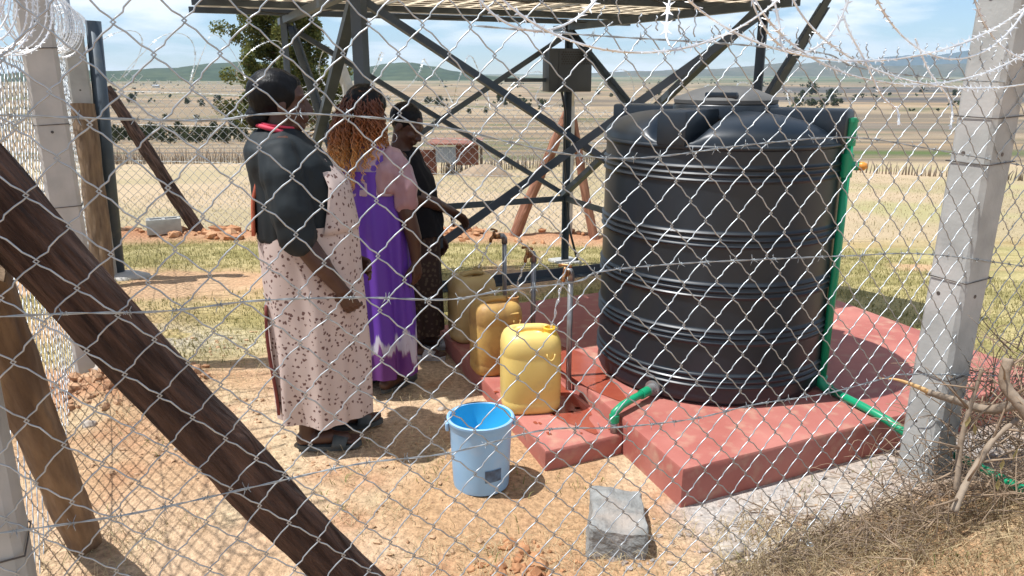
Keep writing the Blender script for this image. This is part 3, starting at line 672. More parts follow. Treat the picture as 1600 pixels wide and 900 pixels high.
for x in (-.178, 0, .178): m = MB(); m.box((x, 0, .082), (.04, .119, .18), bev=.004); obj('web', m, M['conc'], hbt, sharp=30)
def stone(u, v, s, label, mat, seed, rz=0.3):
    p = PZ(u, v, 0); z = gz(p.x, p.y)
    bm = bmesh.new(); bmesh.ops.create_icosphere(bm, subdivisions=3, radius=1)
    for q in bm.verts:
        k = 1 + .35 * mnoise.noise(q.co * 1.4 + Vector((seed, 0, 0))) + .10 * mnoise.noise(q.co * 4 + Vector((seed, 0, 0)))
        q.co = Vector((q.co.x * s[0], q.co.y * s[1], q.co.z * s[2])) * k
    me = bpy.data.meshes.new('stone'); bm.to_mesh(me); bm.free(); me.materials.append(mat); me.polygons.foreach_set('use_smooth', [True] * len(me.polygons))
    o = bpy.data.objects.new('stone', me); COL.objects.link(o); o.location = (p.x, p.y, z + s[2] * .35); o.rotation_euler = (0, 0, rz); tag(o, label, 'stone')
M['stone'] = pm('pale_stone', (.47, .42, .36), (.36, .30, .25), 14, .9, bump=.3)
stone(140, 672, (.032, .022, .02), 'small flat pale stone beside the soil heap', M['stone'], 1); stone(278, 701, (.016, .012, .01), 'tiny white stone left of the woman in the patterned skirt', M['stone'], 2)
stone(1185, 750, (.05, .035, .03), 'small grey cement lump in front of the slab', M['stone'], 4); stone(1140, 868, (.06, .04, .03), 'flat pale stone below the rough grey building stone', M['stone'], 6)
stone(170, 598, (.07, .05, .04), 'grey stone lying on top of the soil heap', M['stone'], 9); stone(690, 640, (.02, .015, .012), 'small pebble beside the blue bucket', M['stone'], 11)
m = MB(); rp_ = PZ(1265, 857, .02); m.tube([Vector((rp_.x + .011 * math.cos(a), rp_.y + .011 * math.sin(a), .02 + gz(rp_.x, rp_.y))) for a in np.linspace(0, 2 * math.pi, 16, endpoint=False)], .0032, 8, closed=True)
tag(obj('metal_ring', m, M['galv']), 'small pale metal ring on the ground below the slab', 'ring')

# ------------------------------------------------------------------ concrete posts
def post(x, y, h, wd, label, rz, lean=(0, 0), crank=None, group='concrete fence posts', mat='conc', ties=()):
    z = gz(x, y); t = thing('fence_post', label, 'post', (x, y, z), 0, group); Mx = Matrix.Rotation(rz, 3, 'Z')
    n = 24; m = MB(); rs = []
    ch = wd * .1; hw = wd / 2; sq = [(-hw + ch, -hw), (hw - ch, -hw), (hw, -hw + ch), (hw, hw - ch), (hw - ch, hw), (-hw + ch, hw), (-hw, hw - ch), (-hw, -hw + ch)]
    for i in range(n + 1):
        q = i / n; zz = -.15 + (h + .15) * q; off = Vector((lean[0] * zz, lean[1] * zz, 0))
        rs.append([Mx @ Vector((a + .003 * mnoise.noise(Vector((a * 9, b * 9, zz * 4 + x))), b + .003 * mnoise.noise(Vector((a * 9 + 4, b * 9, zz * 4 + y))), 0)) + off + Vector((0, 0, zz)) for a, b in sq])
    m.rings(rs); sh = obj('shaft', m, M[mat], t, sharp=30)
    if crank is not None:
        a = Vector((lean[0] * h, lean[1] * h, h)); m = MB(); m.bar(a - Vector((0, 0, .06)), a + Vector(crank), wd * .8); obj('cranked_arm', m, M[mat], t, smooth=False)
    for zz in ties:
        k = wd / 2 + .004; m = MB(); off = Vector((lean[0] * zz, lean[1] * zz, 0))
        m.tube([Mx @ Vector((a, b, zz + .012 * s)) + off for a, b, s in ((-k, -k, 0), (k, -k, .5), (k, k, -.4), (-k, k, .3))], .0022, 6, closed=True); obj('tie_wire', m, M['tie'], t)
    for j in range(4):
        zz = .25 + j * h / 4.5; off = Vector((lean[0] * zz, lean[1] * zz, 0))
        for (a, b, nv) in ((-hw, 0, (-1, 0, 0)), (0, -hw, (0, -1, 0))):
            p = Mx @ Vector((a, b + (.02 if a else 0), 0)) + off + Vector((0, 0, zz)); nv_ = Mx @ Vector(nv); m = MB(); m.tube([p - nv_ * .006, p + nv_ * .0015], .0075, 10); obj('dark_hole_disc', m, M['tie'], t, smooth=False)  # dark discs in tie-wire colour stand for the shade inside holes
    return t
FA = math.atan2(F1.y, F1.x)
CORN = Vector((-1.075, 1.36, 0)); LF = Vector((-.481, 1, 0)).normalized(); LN = Vector((LF.y, -LF.x, 0))
P2 = CORN + LF * 2.96; P3 = CORN + LF * 5.87; PR = Vector((1.665, 2.80, 0))
post(PR.x, PR.y, 2.35, .148, 'grey concrete fence post at the right, beside the brush pile', FA, (.022, 0), ties=(.45, .83, 1.26, 1.42))
post(CORN.x, CORN.y, 2.3, .15, 'grey concrete corner post at the lower left edge, nearest the camera', FA, (-.0, 0), ties=(.3, .66))
post(P2.x, P2.y, 2.4, .152, 'tall pale concrete post on the left fence, behind the thick dark brace', FA, (-.005, 0), mat='conc_w', ties=(.5, .93, 1.35, 1.72))
post(P3.x, P3.y, 2.1, .16, 'concrete post at the far end of the left fence, behind the peeled pole', FA, (.0, 0), mat='conc', ties=(1.0, 1.5))
def RY(x): return 9.78 + .07 * (x + 4)
for (u, lab, cr) in ((166, 'rear corner concrete post, mostly hidden by the steel gate pole', (-.2, 0, .3)), (552, 'rear concrete post with bent top, above the curly-haired woman', (-.10, -.1, .34)), (889, 'rear concrete post behind the tower leg with the control box', (.0, -.25, .25)), (1176, 'rear concrete post with slanted pale arm, behind the tank lid', (.32, -.1, .36))):
    x = (u - 800) / FPX * 9.9; y = RY(x); post(x, y, 1.85 if u < 700 else 1.72, .13, lab, R(5), (0, 0), cr, 'rear fence posts', 'conc_w')
    
# ------------------------------------------------------------------ wooden brace poles and the steel gate pole
def pole(name, a, b, r0, r1, mat, label, cat, seed, bend=.02, knots=5, group=None, jag=False):
    a = Vector(a); b = Vector(b); Lg = (b - a).length; n = 130; k = 44; m = MB(); rs = []
    for i in range(n + 1):
        q = i / n; r = r0 + (r1 - r0) * q; off = Vector((math.sin(q * 3.1 + seed) * bend, math.sin(q * 4.7 + seed * 2) * bend, 0)); ring = []
        for j in range(k):
            t = 2 * math.pi * j / k; d = Vector((math.cos(t), math.sin(t), 0))
            f = 1 + .15 * mnoise.noise(Vector((d.x * 1.2 + seed, d.y * 1.2, q * Lg * 3.5))) + .07 * mnoise.noise(Vector((d.x * 4 + seed, d.y * 4, q * Lg * 5))) + .05 * mnoise.noise(Vector((d.x * 9, d.y * 9 + seed, q * Lg * 6))) + .04 * mnoise.noise(Vector((d.x * 17 + seed, d.y * 17, q * Lg * 9)))
            for kk in range(knots):
                kq = (kk + .6 * math.sin(seed + kk * 3)) / knots; kt = seed * 2 + kk * 2.4
                dd = math.hypot((q - kq) * Lg / .05, ((t - kt + math.pi) % (2 * math.pi) - math.pi) * r / .035)
                f += .16 * math.exp(-dd * dd)
            zz = q * Lg
            if jag and i > n - 4: zz -= .05 * (1 + mnoise.noise(Vector((d.x * 3, d.y * 3, seed)))) * (i - n + 4) / 4
            ring.append(off + d * (r * f) + Vector((0, 0, zz)))
        rs.append(ring)
    m.rings(rs); o = obj(name, m, mat, sharp=60); o.location = a; o.rotation_euler = (b - a).to_track_quat('Z', 'Y').to_euler()
    return tag(o, label, cat, group)
pole('brace_pole', (-.36, 2.13, -.2), (-1.12, 1.31, 1.72), .073, .069, M['wood_d'], 'thick dark bark-covered brace pole crossing the lower left corner', 'pole', 1.0, .012, group='wooden fence braces')
pole('brace_pole', (-1.555, 2.44, -.08), (-1.05, 1.47, 1.26), .054, .056, M['wood_l'], 'peeled brown brace pole with ragged top at the left corner post', 'pole', 2.3, .012, 4, 'wooden fence braces', jag=True)
lp = PZ(160, 448, -.15); pole('brace_pole', (lp.x, lp.y, gz(lp.x, lp.y) - .1), (P3.x + .10, P3.y - .16, 1.36), .085, .09, M['wood_l'], 'upright peeled light-brown pole against the far left post', 'pole', 4.1, .012, 6, 'wooden fence braces')
fp = Vector((-3.98, 9.75, 0)); pole('brace_pole', (fp.x, fp.y, gz(fp.x, fp.y) - .1), (-4.98, 9.72, 1.42), .085, .07, M['wood_d'], 'thin dark pole leaning at the rear left corner, by the hollow block', 'pole', 5.2, .02, 5, 'wooden fence braces')
xa = .75; pole('brace_pole', (.02, RY(0) - .15, gz(0, RY(0) - .15) - .08), (.70, RY(.7) + .0, 1.12), .075, .06, M['wood_r'], 'reddish wooden brace left of the tower leg with the control box', 'pole', 6.6, .015, 4, 'wooden fence braces')
pole('brace_pole', (1.12, RY(1) - .2, gz(1.1, RY(1) - .2) - .08), (.76, RY(.8) + .05, 1.05), .06, .05, M['wood_r'], 'reddish wooden brace between the tower leg and the tank', 'pole', 7.9, .015, 4, 'wooden fence braces')
gp = PZ(184, 434, -.18)
gt = thing('gate_pole', 'dark steel gate pole set in concrete beside the far left post', 'pole', (gp.x, gp.y, gz(gp.x, gp.y)))
z0 = gz(gp.x, gp.y); m = MB(); m.tube([(gp.x, gp.y, z0 - .1), (gp.x + .10, gp.y, 2.02)], .06, 14); obj('tube', m, M['steel'], gt, world=True)
m = MB(); m.tube([(gp.x - .09, gp.y - .10, z0 - .05), (gp.x - .04, gp.y - .1, 2.6)], .028, 12); obj('stay_tube', m, M['steel_l'], gt, world=True)
m = MB(); m.rings([[Vector((gp.x + .05 + .22 * k * math.cos(a) * (1 + .2 * math.sin(3 * a)), gp.y - .02 + .16 * k * math.sin(a), z0 - .02 + h)) for a in np.linspace(0, 2 * math.pi, 24, endpoint=False)] for k, h in ((1.05, 0), (.95, .05), (.6, .075), (.05, .08))]); obj('footing', m, M['conc_w'], gt, world=True)
# ------------------------------------------------------------------ solar tower
L = {1: Vector((-.81, 4.30, 0))}; SIDE = 2.69
L[4] = L[1] + E1 * SIDE; L[2] = L[1] + E2 * SIDE * 1.03; L[3] = L[4] + E2 * SIDE * 1.03
ZT, ZR = 2.06, .36
tower = thing('panel_tower', 'dark grey steel lattice stand carrying the solar panels behind the women', 'stand', (L[1] + L[3]) / 2 + Vector((0, 0, -.2)))
cen = (L[1] + L[3]) / 2
def T(p, z): return Vector((p.x, p.y, z))
for k in (1, 2, 3, 4):
    p = L[k]; m = MB(); m.bar(T(p, gz(p.x, p.y) - .15), T(p, ZT), .064, up=(cen - p).normalized(), angle=True); obj('leg', m, M['steel'], tower, world=True, smooth=False)
    m = MB(); m.box(T(p, gz(p.x, p.y) - .02), (.28, .28, .1), Matrix.Rotation(R(23), 3, 'Z'), .02); obj('footing', m, M['conc'], tower, world=True, sharp=30)
for a, b, n in ((1, 4, Vector(E2)), (4, 3, -Vector(E1)), (3, 2, -Vector(E2)), (2, 1, Vector(E1))):
    m = MB(); m.bar(T(L[a], ZR), T(L[b], ZR), .06, angle=True); obj('rail', m, M['steel'], tower, world=True, smooth=False)
    if (a, b) in ((4, 3), (2, 1)): m = MB(); m.bar(T(L[a], ZT - .025), T(L[b], ZT - .025), .055, .055, ext=.3); obj('top_beam', m, M['steel'], tower, world=True, smooth=False)
    o = n * .04
    m = MB(); m.bar(T(L[a], ZT - .06) + o, T(L[b], ZR + .03) + o, .062, .05, angle=True); obj('brace', m, M['steel'], tower, world=True, smooth=False)
    m = MB(); m.bar(T(L[b], ZT - .06) - o * .3, T(L[a], ZR + .03) - o * .3, .062, .05, angle=True); obj('brace', m, M['steel'], tower, world=True, smooth=False)
    mid = (T(L[a], 0) + T(L[b], 0)) / 2 + Vector((0, 0, (ZT + ZR) / 2 - .015)); m = MB()
    if (a, b) == (2, 1): m.box(mid + o * .5, (.012, .10, .14), Matrix.Rotation(math.atan2(E2.y, E2.x) - math.pi / 2, 3, 'Z')); obj('gusset_plate', m, M['steel_l'], tower, world=True, smooth=False)
# knee struts under the overhang
for (a, b) in (((4, 1.30), L[4] + E1 * .62 + E2 * .1), ((4, 1.30), L[4] - E2 * .55)):
    m = MB(); m.bar(T(L[a[0]], a[1]), T(b, ZT), .055, angle=True); obj('knee_strut', m, M['steel'], tower, world=True, smooth=False)
ov = .62
for q in (-.17, .26, .72, 1.0):
    o = L[1] + E2 * (SIDE * 1.03 * q); m = MB(); m.bar(T(o - E1 * .75, ZT + .035), T(o + E1 * (SIDE + .68), ZT + .0265), .05, .045, angle=False); obj('purlin', m, M['steel'], tower, world=True, smooth=False)
M['backsheet'] = pm('panel_backsheet', (.84, .79, .70), (.79, .74, .65), 3, .6)
_n = M['backsheet'].node_tree; _t = _n.nodes.new('ShaderNodeBsdfTranslucent'); _t.inputs[0].default_value = (.86, .78, .66, 1); _m = _n.nodes.new('ShaderNodeMixShader'); _m.inputs[0].default_value = .85; _n.links.new(_n.nodes['Principled BSDF'].outputs[0], _m.inputs[1]); _n.links.new(_t.outputs[0], _m.inputs[2]); _n.links.new(_m.outputs[0], _n.nodes['Material Output'].inputs[0])
M['alu'] = pm('aluminium_frame', (.62, .64, .66), (.55, .57, .59), 12, .35, .6)
M['cell'] = pm('solar_cells', (.012, .016, .035), (.018, .022, .045), 20, .12)
M['jbox'] = pm('black_plastic', (.02, .02, .02), (.03, .03, .03), 20, .5)
PWd, PLn = 1.32, 1.62
proto = None; cnt = 0
names = [['front', 'back'], ['left', 'middle', 'right']]
for r in range(2):
    for c in range(3):
        o = L[1] + E1 * (-.70 + c * (PWd + .022)) + E2 * (-.62 + r * (PLn + .10)); z = ZT + .053; ctr = o + E1 * PWd / 2 + E2 * PLn / 2
        t = thing('solar_panel', f'{names[1][c]} solar panel of the {names[0][r]} row on the steel stand, seen from below', 'solar panel', (ctr.x, ctr.y, z), math.atan2(E1.y, E1.x), 'solar panels')
        m = MB(); m.box((0, 0, .020), (PWd - .05, PLn - .05, .004)); obj('backsheet', m, M['backsheet'], t, smooth=False)
        m = MB()
        for i in range(7):
            for j in range(9): m.box(((i - 3) * .178, (j - 4) * .172, .033), (.130, .126, .003))
        o_ = obj('cells', m, M['cell'], t, smooth=False); o_['kind'] = 'stuff'
        for sx, sy, dx_, dy_ in ((0, -1, PWd, .03), (0, 1, PWd, .03), (-1, 0, .03, PLn - .062), (1, 0, .03, PLn - .062)):
            m = MB(); m.box((sx * (PWd - .03) / 2, sy * (PLn - .03) / 2, .02), (dx_, dy_, .04)); obj('frame_bar', m, M['alu'], t, smooth=False)
        m = MB(); m.box((0, PLn * .32, .009), (.12, .09, .02), bev=.004); jb = obj('junction_box', m, M['jbox'], t)
        m = MB(); m.tube([(x, PLn * .32 - .05 - .02 * math.sin(x * 9), .004 - .06 * math.cos(x * 2.6) ** 2) for x in np.linspace(-.45, .45, 16)], .004, 6); sub('cable', m, M['jbox'], jb)
# control box on the rear right leg
c3 = T(L[3], 1.63); cbx = thing('control_box', 'dark grey ventilated control box fixed to the rear tower leg', 'box', c3 - Vector((0, 0, .2)))
vw = Vector((-c3.x, -c3.y, 0)).normalized(); bx_rot = R(14); Mx = Matrix.Rotation(bx_rot, 3, 'Z'); fy = Mx @ Vector((0, -1, 0)); fx = Mx @ Vector((1, 0, 0))
bc3 = c3 + fy * .17 - fx * .07
M['boxp'] = pm('box_paint', (.045, .055, .068), (.06, .07, .082), 5, .5)
m = MB(); m.box(bc3, (.43, .22, .40), Mx, .008); cb_ = obj('casing', m, M['boxp'], cbx, world=True, sharp=30)
m = MB(); m.box(bc3 + fx * .045 + fy * .114, (.33, .012, .37), Mx, .003); dr = obj('door', m, M['boxp'], cbx, world=True, sharp=30)
m = MB()
for j in range(6):
    for i in range(12):
        p = bc3 + fx * (.045 - .135 + .0245 * i + (.012 if j % 2 else 0)) + fy * .121 + Vector((0, 0, .06 + .021 * j)); m.box(p, (.015, .003, .012), Mx)  # raised black plates: the dark of the vent openings given as colour
o = obj('dark_vent_plates', m, M['jbox'], cbx, world=True, smooth=False); o['kind'] = 'stuff'
m = MB(); m.bar(bc3 - fx * .2 - Vector((0, 0, .09)), bc3 - fx * .62 - Vector((0, 0, .09)) , .035); obj('bracket_arm', m, M['steel'], cbx, world=True, smooth=False)
m = MB(); m.tube([bc3 + Vector((-.05, 0, -.19)), bc3 + Vector((.0, .1, -.4)), c3 + Vector((-.03, -.05, -.9)), c3 + Vector((.04, -.05, -1.6)), c3 + Vector((.12, -.15, -1.9))], .012, 8); obj('cable', m, M['jbox'], cbx, world=True)
# ------------------------------------------------------------------ chain-link mesh
def chain(org, d, length, z0f, z1f, W, H, r, sides, amp, seed, outn):
    """interlocked zig-zag wires woven in the vertical plane through org along d"""
    hw, hh = W / 2, H / 2; nw = int(length / hw); VV = []; FF = []; base = 0
    ang = np.arange(sides) * 2 * np.pi / sides
    dv = np.array(d[:]); nv = np.array(outn[:]); up = np.array([0, 0, 1.0]); og = np.array(org[:])
    for k in range(nw):
        s0 = k * hw; zb = z0f(s0); zt = z1f(s0); rows = int((zt - zb) / hh)
        S = []; Q = []; O = []
        for j in range(rows + 1):
            par = (j + k) % 2; s = (k + par) * hw; z = zb + j * hh; e = (1 if par else -1)
            # slack where it hooks its neighbour
            ov = e * r * 2.4
            bw = .0011 * (1 if par else -1)                # each run bows a little and kinks at its hooks
            S += [s - e * hw * .62, s - e * hw * .33, s - e * hw * .10, s + ov, s - e * hw * .10, s - e * hw * .33]; Q += [z - hh * .60 + bw, z - hh * .30 - bw, z - hh * .15 - bw * .5, z, z + hh * .15 + bw * .5, z + hh * .30 + bw]
            # '/' runs lie in front, '\\' runs behind
            up_front = not par                 # leaving upwards to the right
            a = r * 1.05 * (-1 if up_front else 1)
            O += [-a, -a, -a, 0.0, a, a]
        S = np.array(S); Q = np.array(Q); O = np.array(O)
        n1 = fbm(S * 3 + seed, Q * 3, 2) - .5; n2 = fbm(S * 3 + seed + 40, Q * 3 + 9, 2) - .5; n3 = fbm(S * 1.3 + seed + 9, Q * 1.3, 2) - .5
        n4 = fbm(S * 11 + seed, Q * 11, 2) - .5; n5 = fbm(S * 11 + seed + 7, Q * 11 + 4, 2) - .5
        Sx = S + amp * (n1 * 1.0 + n4 * .42); Qx = Q + amp * (n2 * 1.3 + n5 * .42); Ox = O + amp * 2.2 * n3
        P = og[None] + Sx[:, None] * dv + Qx[:, None] * up - Ox[:, None] * nv * -1
        Tn = np.gradient(P, axis=0); Tn /= np.linalg.norm(Tn, axis=1)[:, None] + 1e-9
        A = np.cross(Tn, nv); A /= np.linalg.norm(A, axis=1)[:, None] + 1e-9; B = np.cross(Tn, A)
        ring = P[:, None, :] + r * (np.cos(ang)[None, :, None] * A[:, None] + np.sin(ang)[None, :, None] * B[:, None])
        n = len(P); VV.append(ring.reshape(-1, 3)); i = np.arange(n - 1)[:, None] * sides; q = np.arange(sides)[None]
        f = np.stack([i + q, i + (q + 1) % sides, i + sides + (q + 1) % sides, i + sides + q], -1).reshape(-1, 4) + base; FF.append(f); base += n * sides
    return np.concatenate(VV), np.concatenate(FF)
MESH = .119
# front fence runs along F1 just outside its posts
FN = -F2                                                    # outward
FO = Vector((0, 1.79, 0)); 
FO = CORN + FN * .088                                       # on the outer face of the corner post
fl = 5.2
def fpt(u, v, off=0.0):                                     # point of the front fence plane seen at u,v (off = outwards)
    rx, ry, rz = ray(u, v); o = FO + FN * off; k = (o.x * FN.x + o.y * FN.y) / (rx * FN.x + ry * FN.y); return Vector((rx * k, ry * k, CAMZ + rz * k))
front = thing('chain_link_fence', 'galvanised chain-link front fence with barbed strands, between camera and tank', 'fence', FO)
ztop = lambda s: 1.80 - .045 * s + .03 * math.sin(s * 2.1) if s < 4 else 1.62
V_, F_ = chain(FO - F1 * .0, F1, fl, lambda s: -.02 + .0 * s, ztop, MESH, MESH * 1.03, .0018, 6, .022, 3.0, FN)
o = obj('wire_mesh', nmesh('wire_mesh', V_, F_, M['galv']), front, world=True); o['kind'] = 'stuff'
# left fence
lf = thing('chain_link_fence', 'chain-link left side fence seen edge-on beyond the corner post', 'fence', CORN)
LO = CORN - LN * .088
V_, F_ = chain(LO, LF, 9.5, lambda s: gz(*(LO + LF * s)[:2]) - .02, lambda s: 1.72, MESH, MESH, .0021, 5, .02, 13.0, -LN)
o = obj('wire_mesh', nmesh('wire_mesh', V_, F_, M['galv']), lf, world=True); o['kind'] = 'stuff'
# rear fence
rf = thing('chain_link_fence', 'chain-link rear fence across the yard behind the steel stand', 'fence', (-5.2, RY(-5.2) + .08, -.4))
RO = Vector((-5.2, RY(-5.2) + .08, 0)); RD = Vector((1, .07, 0)).normalized(); RN = Vector((.07, -1, 0)).normalized()
V_, F_ = chain(RO, RD, 9.8, lambda s: gz(*(RO + RD * s)[:2]) - .02, lambda s: 1.62 - .075 * s, MESH, MESH, .0026, 4, .02, 23.0, RN)
o = obj('wire_mesh', nmesh('wire_mesh', V_, F_, M['galv_far']), rf, world=True); o['kind'] = 'stuff'

# ------------------------------------------------------------------ barbed strands
def spline(pts, per=10):
    pts = [Vector(p) for p in pts]; out = []
    P = [pts[0] * 2 - pts[1]] + pts + [pts[-1] * 2 - pts[-2]]
    for i in range(1, len(P) - 2):
        for k in range(per):
            t = k / per; a, b, c, d = P[i - 1], P[i], P[i + 1], P[i + 2]
            out.append(.5 * ((2 * b) + (c - a) * t + (2 * a - 5 * b + 4 * c - d) * t * t + (3 * b - 3 * c + d - a) * t ** 3))
    out.append(pts[-1]); return out
def resample(pts, step):
    out = [pts[0]]; acc = 0
    for a, b in zip(pts[:-1], pts[1:]):
        Ls = (b - a).length
        if Ls < 1e-9: continue
        d = step - acc
        while d < Ls: out.append(a.lerp(b, d / Ls)); d += step
        acc = Ls - (d - step)
    return out
def barbed(name, pts, parent, mat, barb_gap=.105, r=.0013, world=True):
    path = resample(spline(pts, 14), .012); m = MB()
    for ph in (0, math.pi):
        ps = []
        for i, p in enumerate(path):
            t = (path[min(i + 1, len(path) - 1)] - path[max(i - 1, 0)]).normalized(); a = t.cross(Vector((0, 0, 1))); a = a.normalized() if a.length > .05 else Vector((1, 0, 0)); b = t.cross(a); q = i * .55 + ph
            ps.append(p + (a * math.cos(q) + b * math.sin(q)) * r * 1.05)
        m.tube(ps, r, 5)
    k = max(2, int(barb_gap / .012)); i = random.randint(2, k)
    while i < len(path) - 2:
        p = path[i]; t = (path[i + 1] - path[i - 1]).normalized(); a = t.cross(Vector((0, 0, 1))); a = a.normalized() if a.length > .05 else Vector((1, 0, 0)); b = t.cross(a)
        q0 = random.uniform(0, 3)
        for s in (-1, 1):
            coil = [p + t * (s * .003 + .0022 * c / 3) + (a * math.cos(q0 + c * 1.3) + b * math.sin(q0 + c * 1.3)) * .0036 for c in range(6)]; m.tube(coil, .0011, 4)
            dvv = (a * math.cos(q0 + s) + b * math.sin(q0 + s)); m.tube([p + t * s * .003 + dvv * .003, p + t * s * .008 + dvv * .016], [.0011, .0005], 4); m.tube([p + t * s * .003 - dvv * .003, p + t * s * .007 - dvv * .016], [.0011, .0005], 4)
        i += k + random.randint(-1, 1)
    return obj(name, m, mat, parent, world=world)
S = lambda *uv: [fpt(u, v, .008) for u, v in uv]
barbed('barbed_strand', S((-60, 178), (150, 185), (330, 188), (420, 178), (560, 182), (700, 200), (880, 240), (1010, 246), (1180, 225), (1330, 215), (1450, 232), (1660, 270)), front, M['barb'])
barbed('barbed_strand', S((-60, 498), (100, 490), (260, 486), (400, 470), (560, 465), (700, 468), (780, 455), (900, 440), (940, 424), (1060, 412), (1200, 405), (1320, 400), (1460, 398), (1660, 425)), front, M['barb'])
barbed('barbed_strand', S((-60, 840), (60, 825), (220, 800), (400, 760), (560, 725), (700, 708), (850, 672), (960, 668), (1080, 655), (1180, 632), (1290, 615), (1380, 592), (1430, 585), (1660, 590)), front, M['barb'])
barbed('barbed_strand', S((740, 40), (880, 52), (1000, 60), (1100, 66), (1180, 72), (1290, 84), (1340, 105), (1460, 122), (1560, 128), (1680, 130)), front, M['barb'], .16)
# loose twisted ends along the top selvedge
m = MB()
for k in range(30):
    s = 1.4 + k * MESH / 2 * 1.03 + random.uniform(-.01, .01); z = ztop(s) - .02; p = FO + F1 * s + Vector((0, 0, z)); L2_ = random.uniform(.03, .07); lx = random.uniform(-.02, .02)
    m.tube([p + F1 * lx * q + Vector((.003 * math.cos(q * 14), .003 * math.sin(q * 14), L2_ * q)) for q in np.linspace(0, 1, 8)], .0018, 5)
o = obj('twisted_ends', m, M['galv'], front, world=True); o['kind'] = 'stuff'
for k, zz in enumerate((.55, 1.0, 1.4)):
    barbed('barbed_strand', [RO + RD * s + RN * .02 + Vector((0, 0, zz + .02 * math.sin(s) - .045 * s)) for s in np.linspace(0, 9.7, 8)], rf, M['galv_far'], .2, .002)
    barbed('barbed_strand', [LO + LF * s - LN * .01 + Vector((0, 0, zz)) for s in np.linspace(0, 9, 8)], lf, M['barb'], .15)

# ------------------------------------------------------------------ razor wire
def razor(path, parent, mat, name='coil', core=.0029, gap=.048, wid=.0155, cl=.036):
    path = resample(path, gap / 2); m = MB(); m.tube(path, core, 5)
    for i in range(1, len(path) - 1, 2):
        p = path[i]; t = (path[i + 1] - path[i - 1]).normalized(); a = t.cross(Vector((.2, -.3, .93))); a = a.normalized() if a.length > .05 else Vector((1, 0, 0)); b = t.cross(a)
        q = .6 * math.sin(i * .35); a = a * math.cos(q) + b * math.sin(q); b = t.cross(a); th = b * .0006
        prf = [(-cl / 2, wid), (-cl / 5, wid * .30), (cl / 5, wid * .30), (cl / 2, wid), (cl / 3.2, 0), (cl / 2, -wid), (cl / 5, -wid * .30), (-cl / 5, -wid * .30), (-cl / 2, -wid), (-cl / 3.2, 0)]
        vs = [p + t * x + a * y + th for x, y in prf] + [p + t * x + a * y - th for x, y in prf]
        quads = [(9, 0, 1), (9, 1, 7), (9, 7, 8), (1, 2, 6, 7), (2, 3, 4), (2, 4, 6), (4, 5, 6)]
        m.add(vs, quads + [tuple(10 + j for j in f[::-1]) for f in quads] + [(j, (j + 1) % 10, 10 + (j + 1) % 10, 10 + j) for j in range(10)])
    return obj(name, m, mat, parent, world=True, smooth=False)
def ell(cu, cv, ru, rv, a0, a1, off0=0.03, off1=.12, n=26):
    return [fpt(cu + ru * math.cos(R(a)), cv - rv * math.sin(R(a)), off0 + (off1 - off0) * i / n) for i, a in enumerate(np.linspace(a0, a1, n + 1))]
rz1 = thing('razor_wire', 'shiny razor wire coil hanging over the top of the front fence', 'razor wire', FO + F1 * 2.2 + Vector((0, 0, 1.55)))
for args in ((1000, -190, 300, 272, 150, 395, .02, .14), (1345, -130, 330, 225, 160, 385, .03, .16), (1430, -80, 270, 212, 170, 380, .10, .02), (1525, -60, 300, 198, 175, 300, .05, .12), (1250, -110, 92, 192, 180, 400, .02, .10), (1490, -140, 150, 232, 170, 330, .04, .15), (840, -120, 130, 168, 190, 350, .08, .02), (1620, -60, 105, 155, 150, 340, .02, .1)):
    razor(spline(ell(*args), 4), rz1, M['razor'])
for pp in (((1205, -20), (1218, 40), (1222, 75), (1248, 86)), ((1316, 20), (1328, 52), (1350, 92), (1378, 150), (1402, 172), (1404, 196)), ((1430, 60), (1452, 112), (1480, 150), (1488, 176), (1484, 204)), ((1052, -30), (1043, 20), (1041, 60), (1050, 76))):
    razor(spline([fpt(u, v, .05 + .02 * k) for k, (u, v) in enumerate(pp)], 8), rz1, M['razor'])
def helix(org, d, length, rad, zc, pitch, seed, amp=.06, nper=26, up=Vector((0, 0, 1))):
    side = d.cross(up).normalized(); out = []; n = int(length / pitch * nper)
    for i in range(n + 1):
        q = i / nper * 2 * math.pi; s = i / n * length; rr = rad * (1 + .45 * mnoise.noise(Vector((s * 2, seed, 0)))); sx = s + pitch * .9 * mnoise.noise(Vector((s * 3, seed, 5)))
        out.append(org + d * sx + side * (math.cos(q) * rr * .8) + up * (zc(s) + math.sin(q) * rr + amp * mnoise.noise(Vector((s * 1.5, seed, 9)))))
    return out
rz2 = thing('razor_wire', 'razor wire coil stretched along the top of the left fence', 'razor wire', LO + LF * 3 + Vector((0, 0, 1.5)))
razor(helix(LO + LF * .9, LF, 8.0, .20, lambda s: 1.86 + .02 * s, .16, 3.0), rz2, M['razor'], gap=.05, wid=.012)
rz3 = thing('razor_wire', 'razor wire coil lying loosely along the top of the rear fence', 'razor wire', RO + RD * 4 + Vector((0, 0, 1.2)))
razor(helix(RO + RD * .2, RD, 9.2, .27, lambda s: 1.88 - .085 * s, .62, 8.0, .12), rz3, M['galv_far'], gap=.075, wid=.022, cl=.045, core=.003)
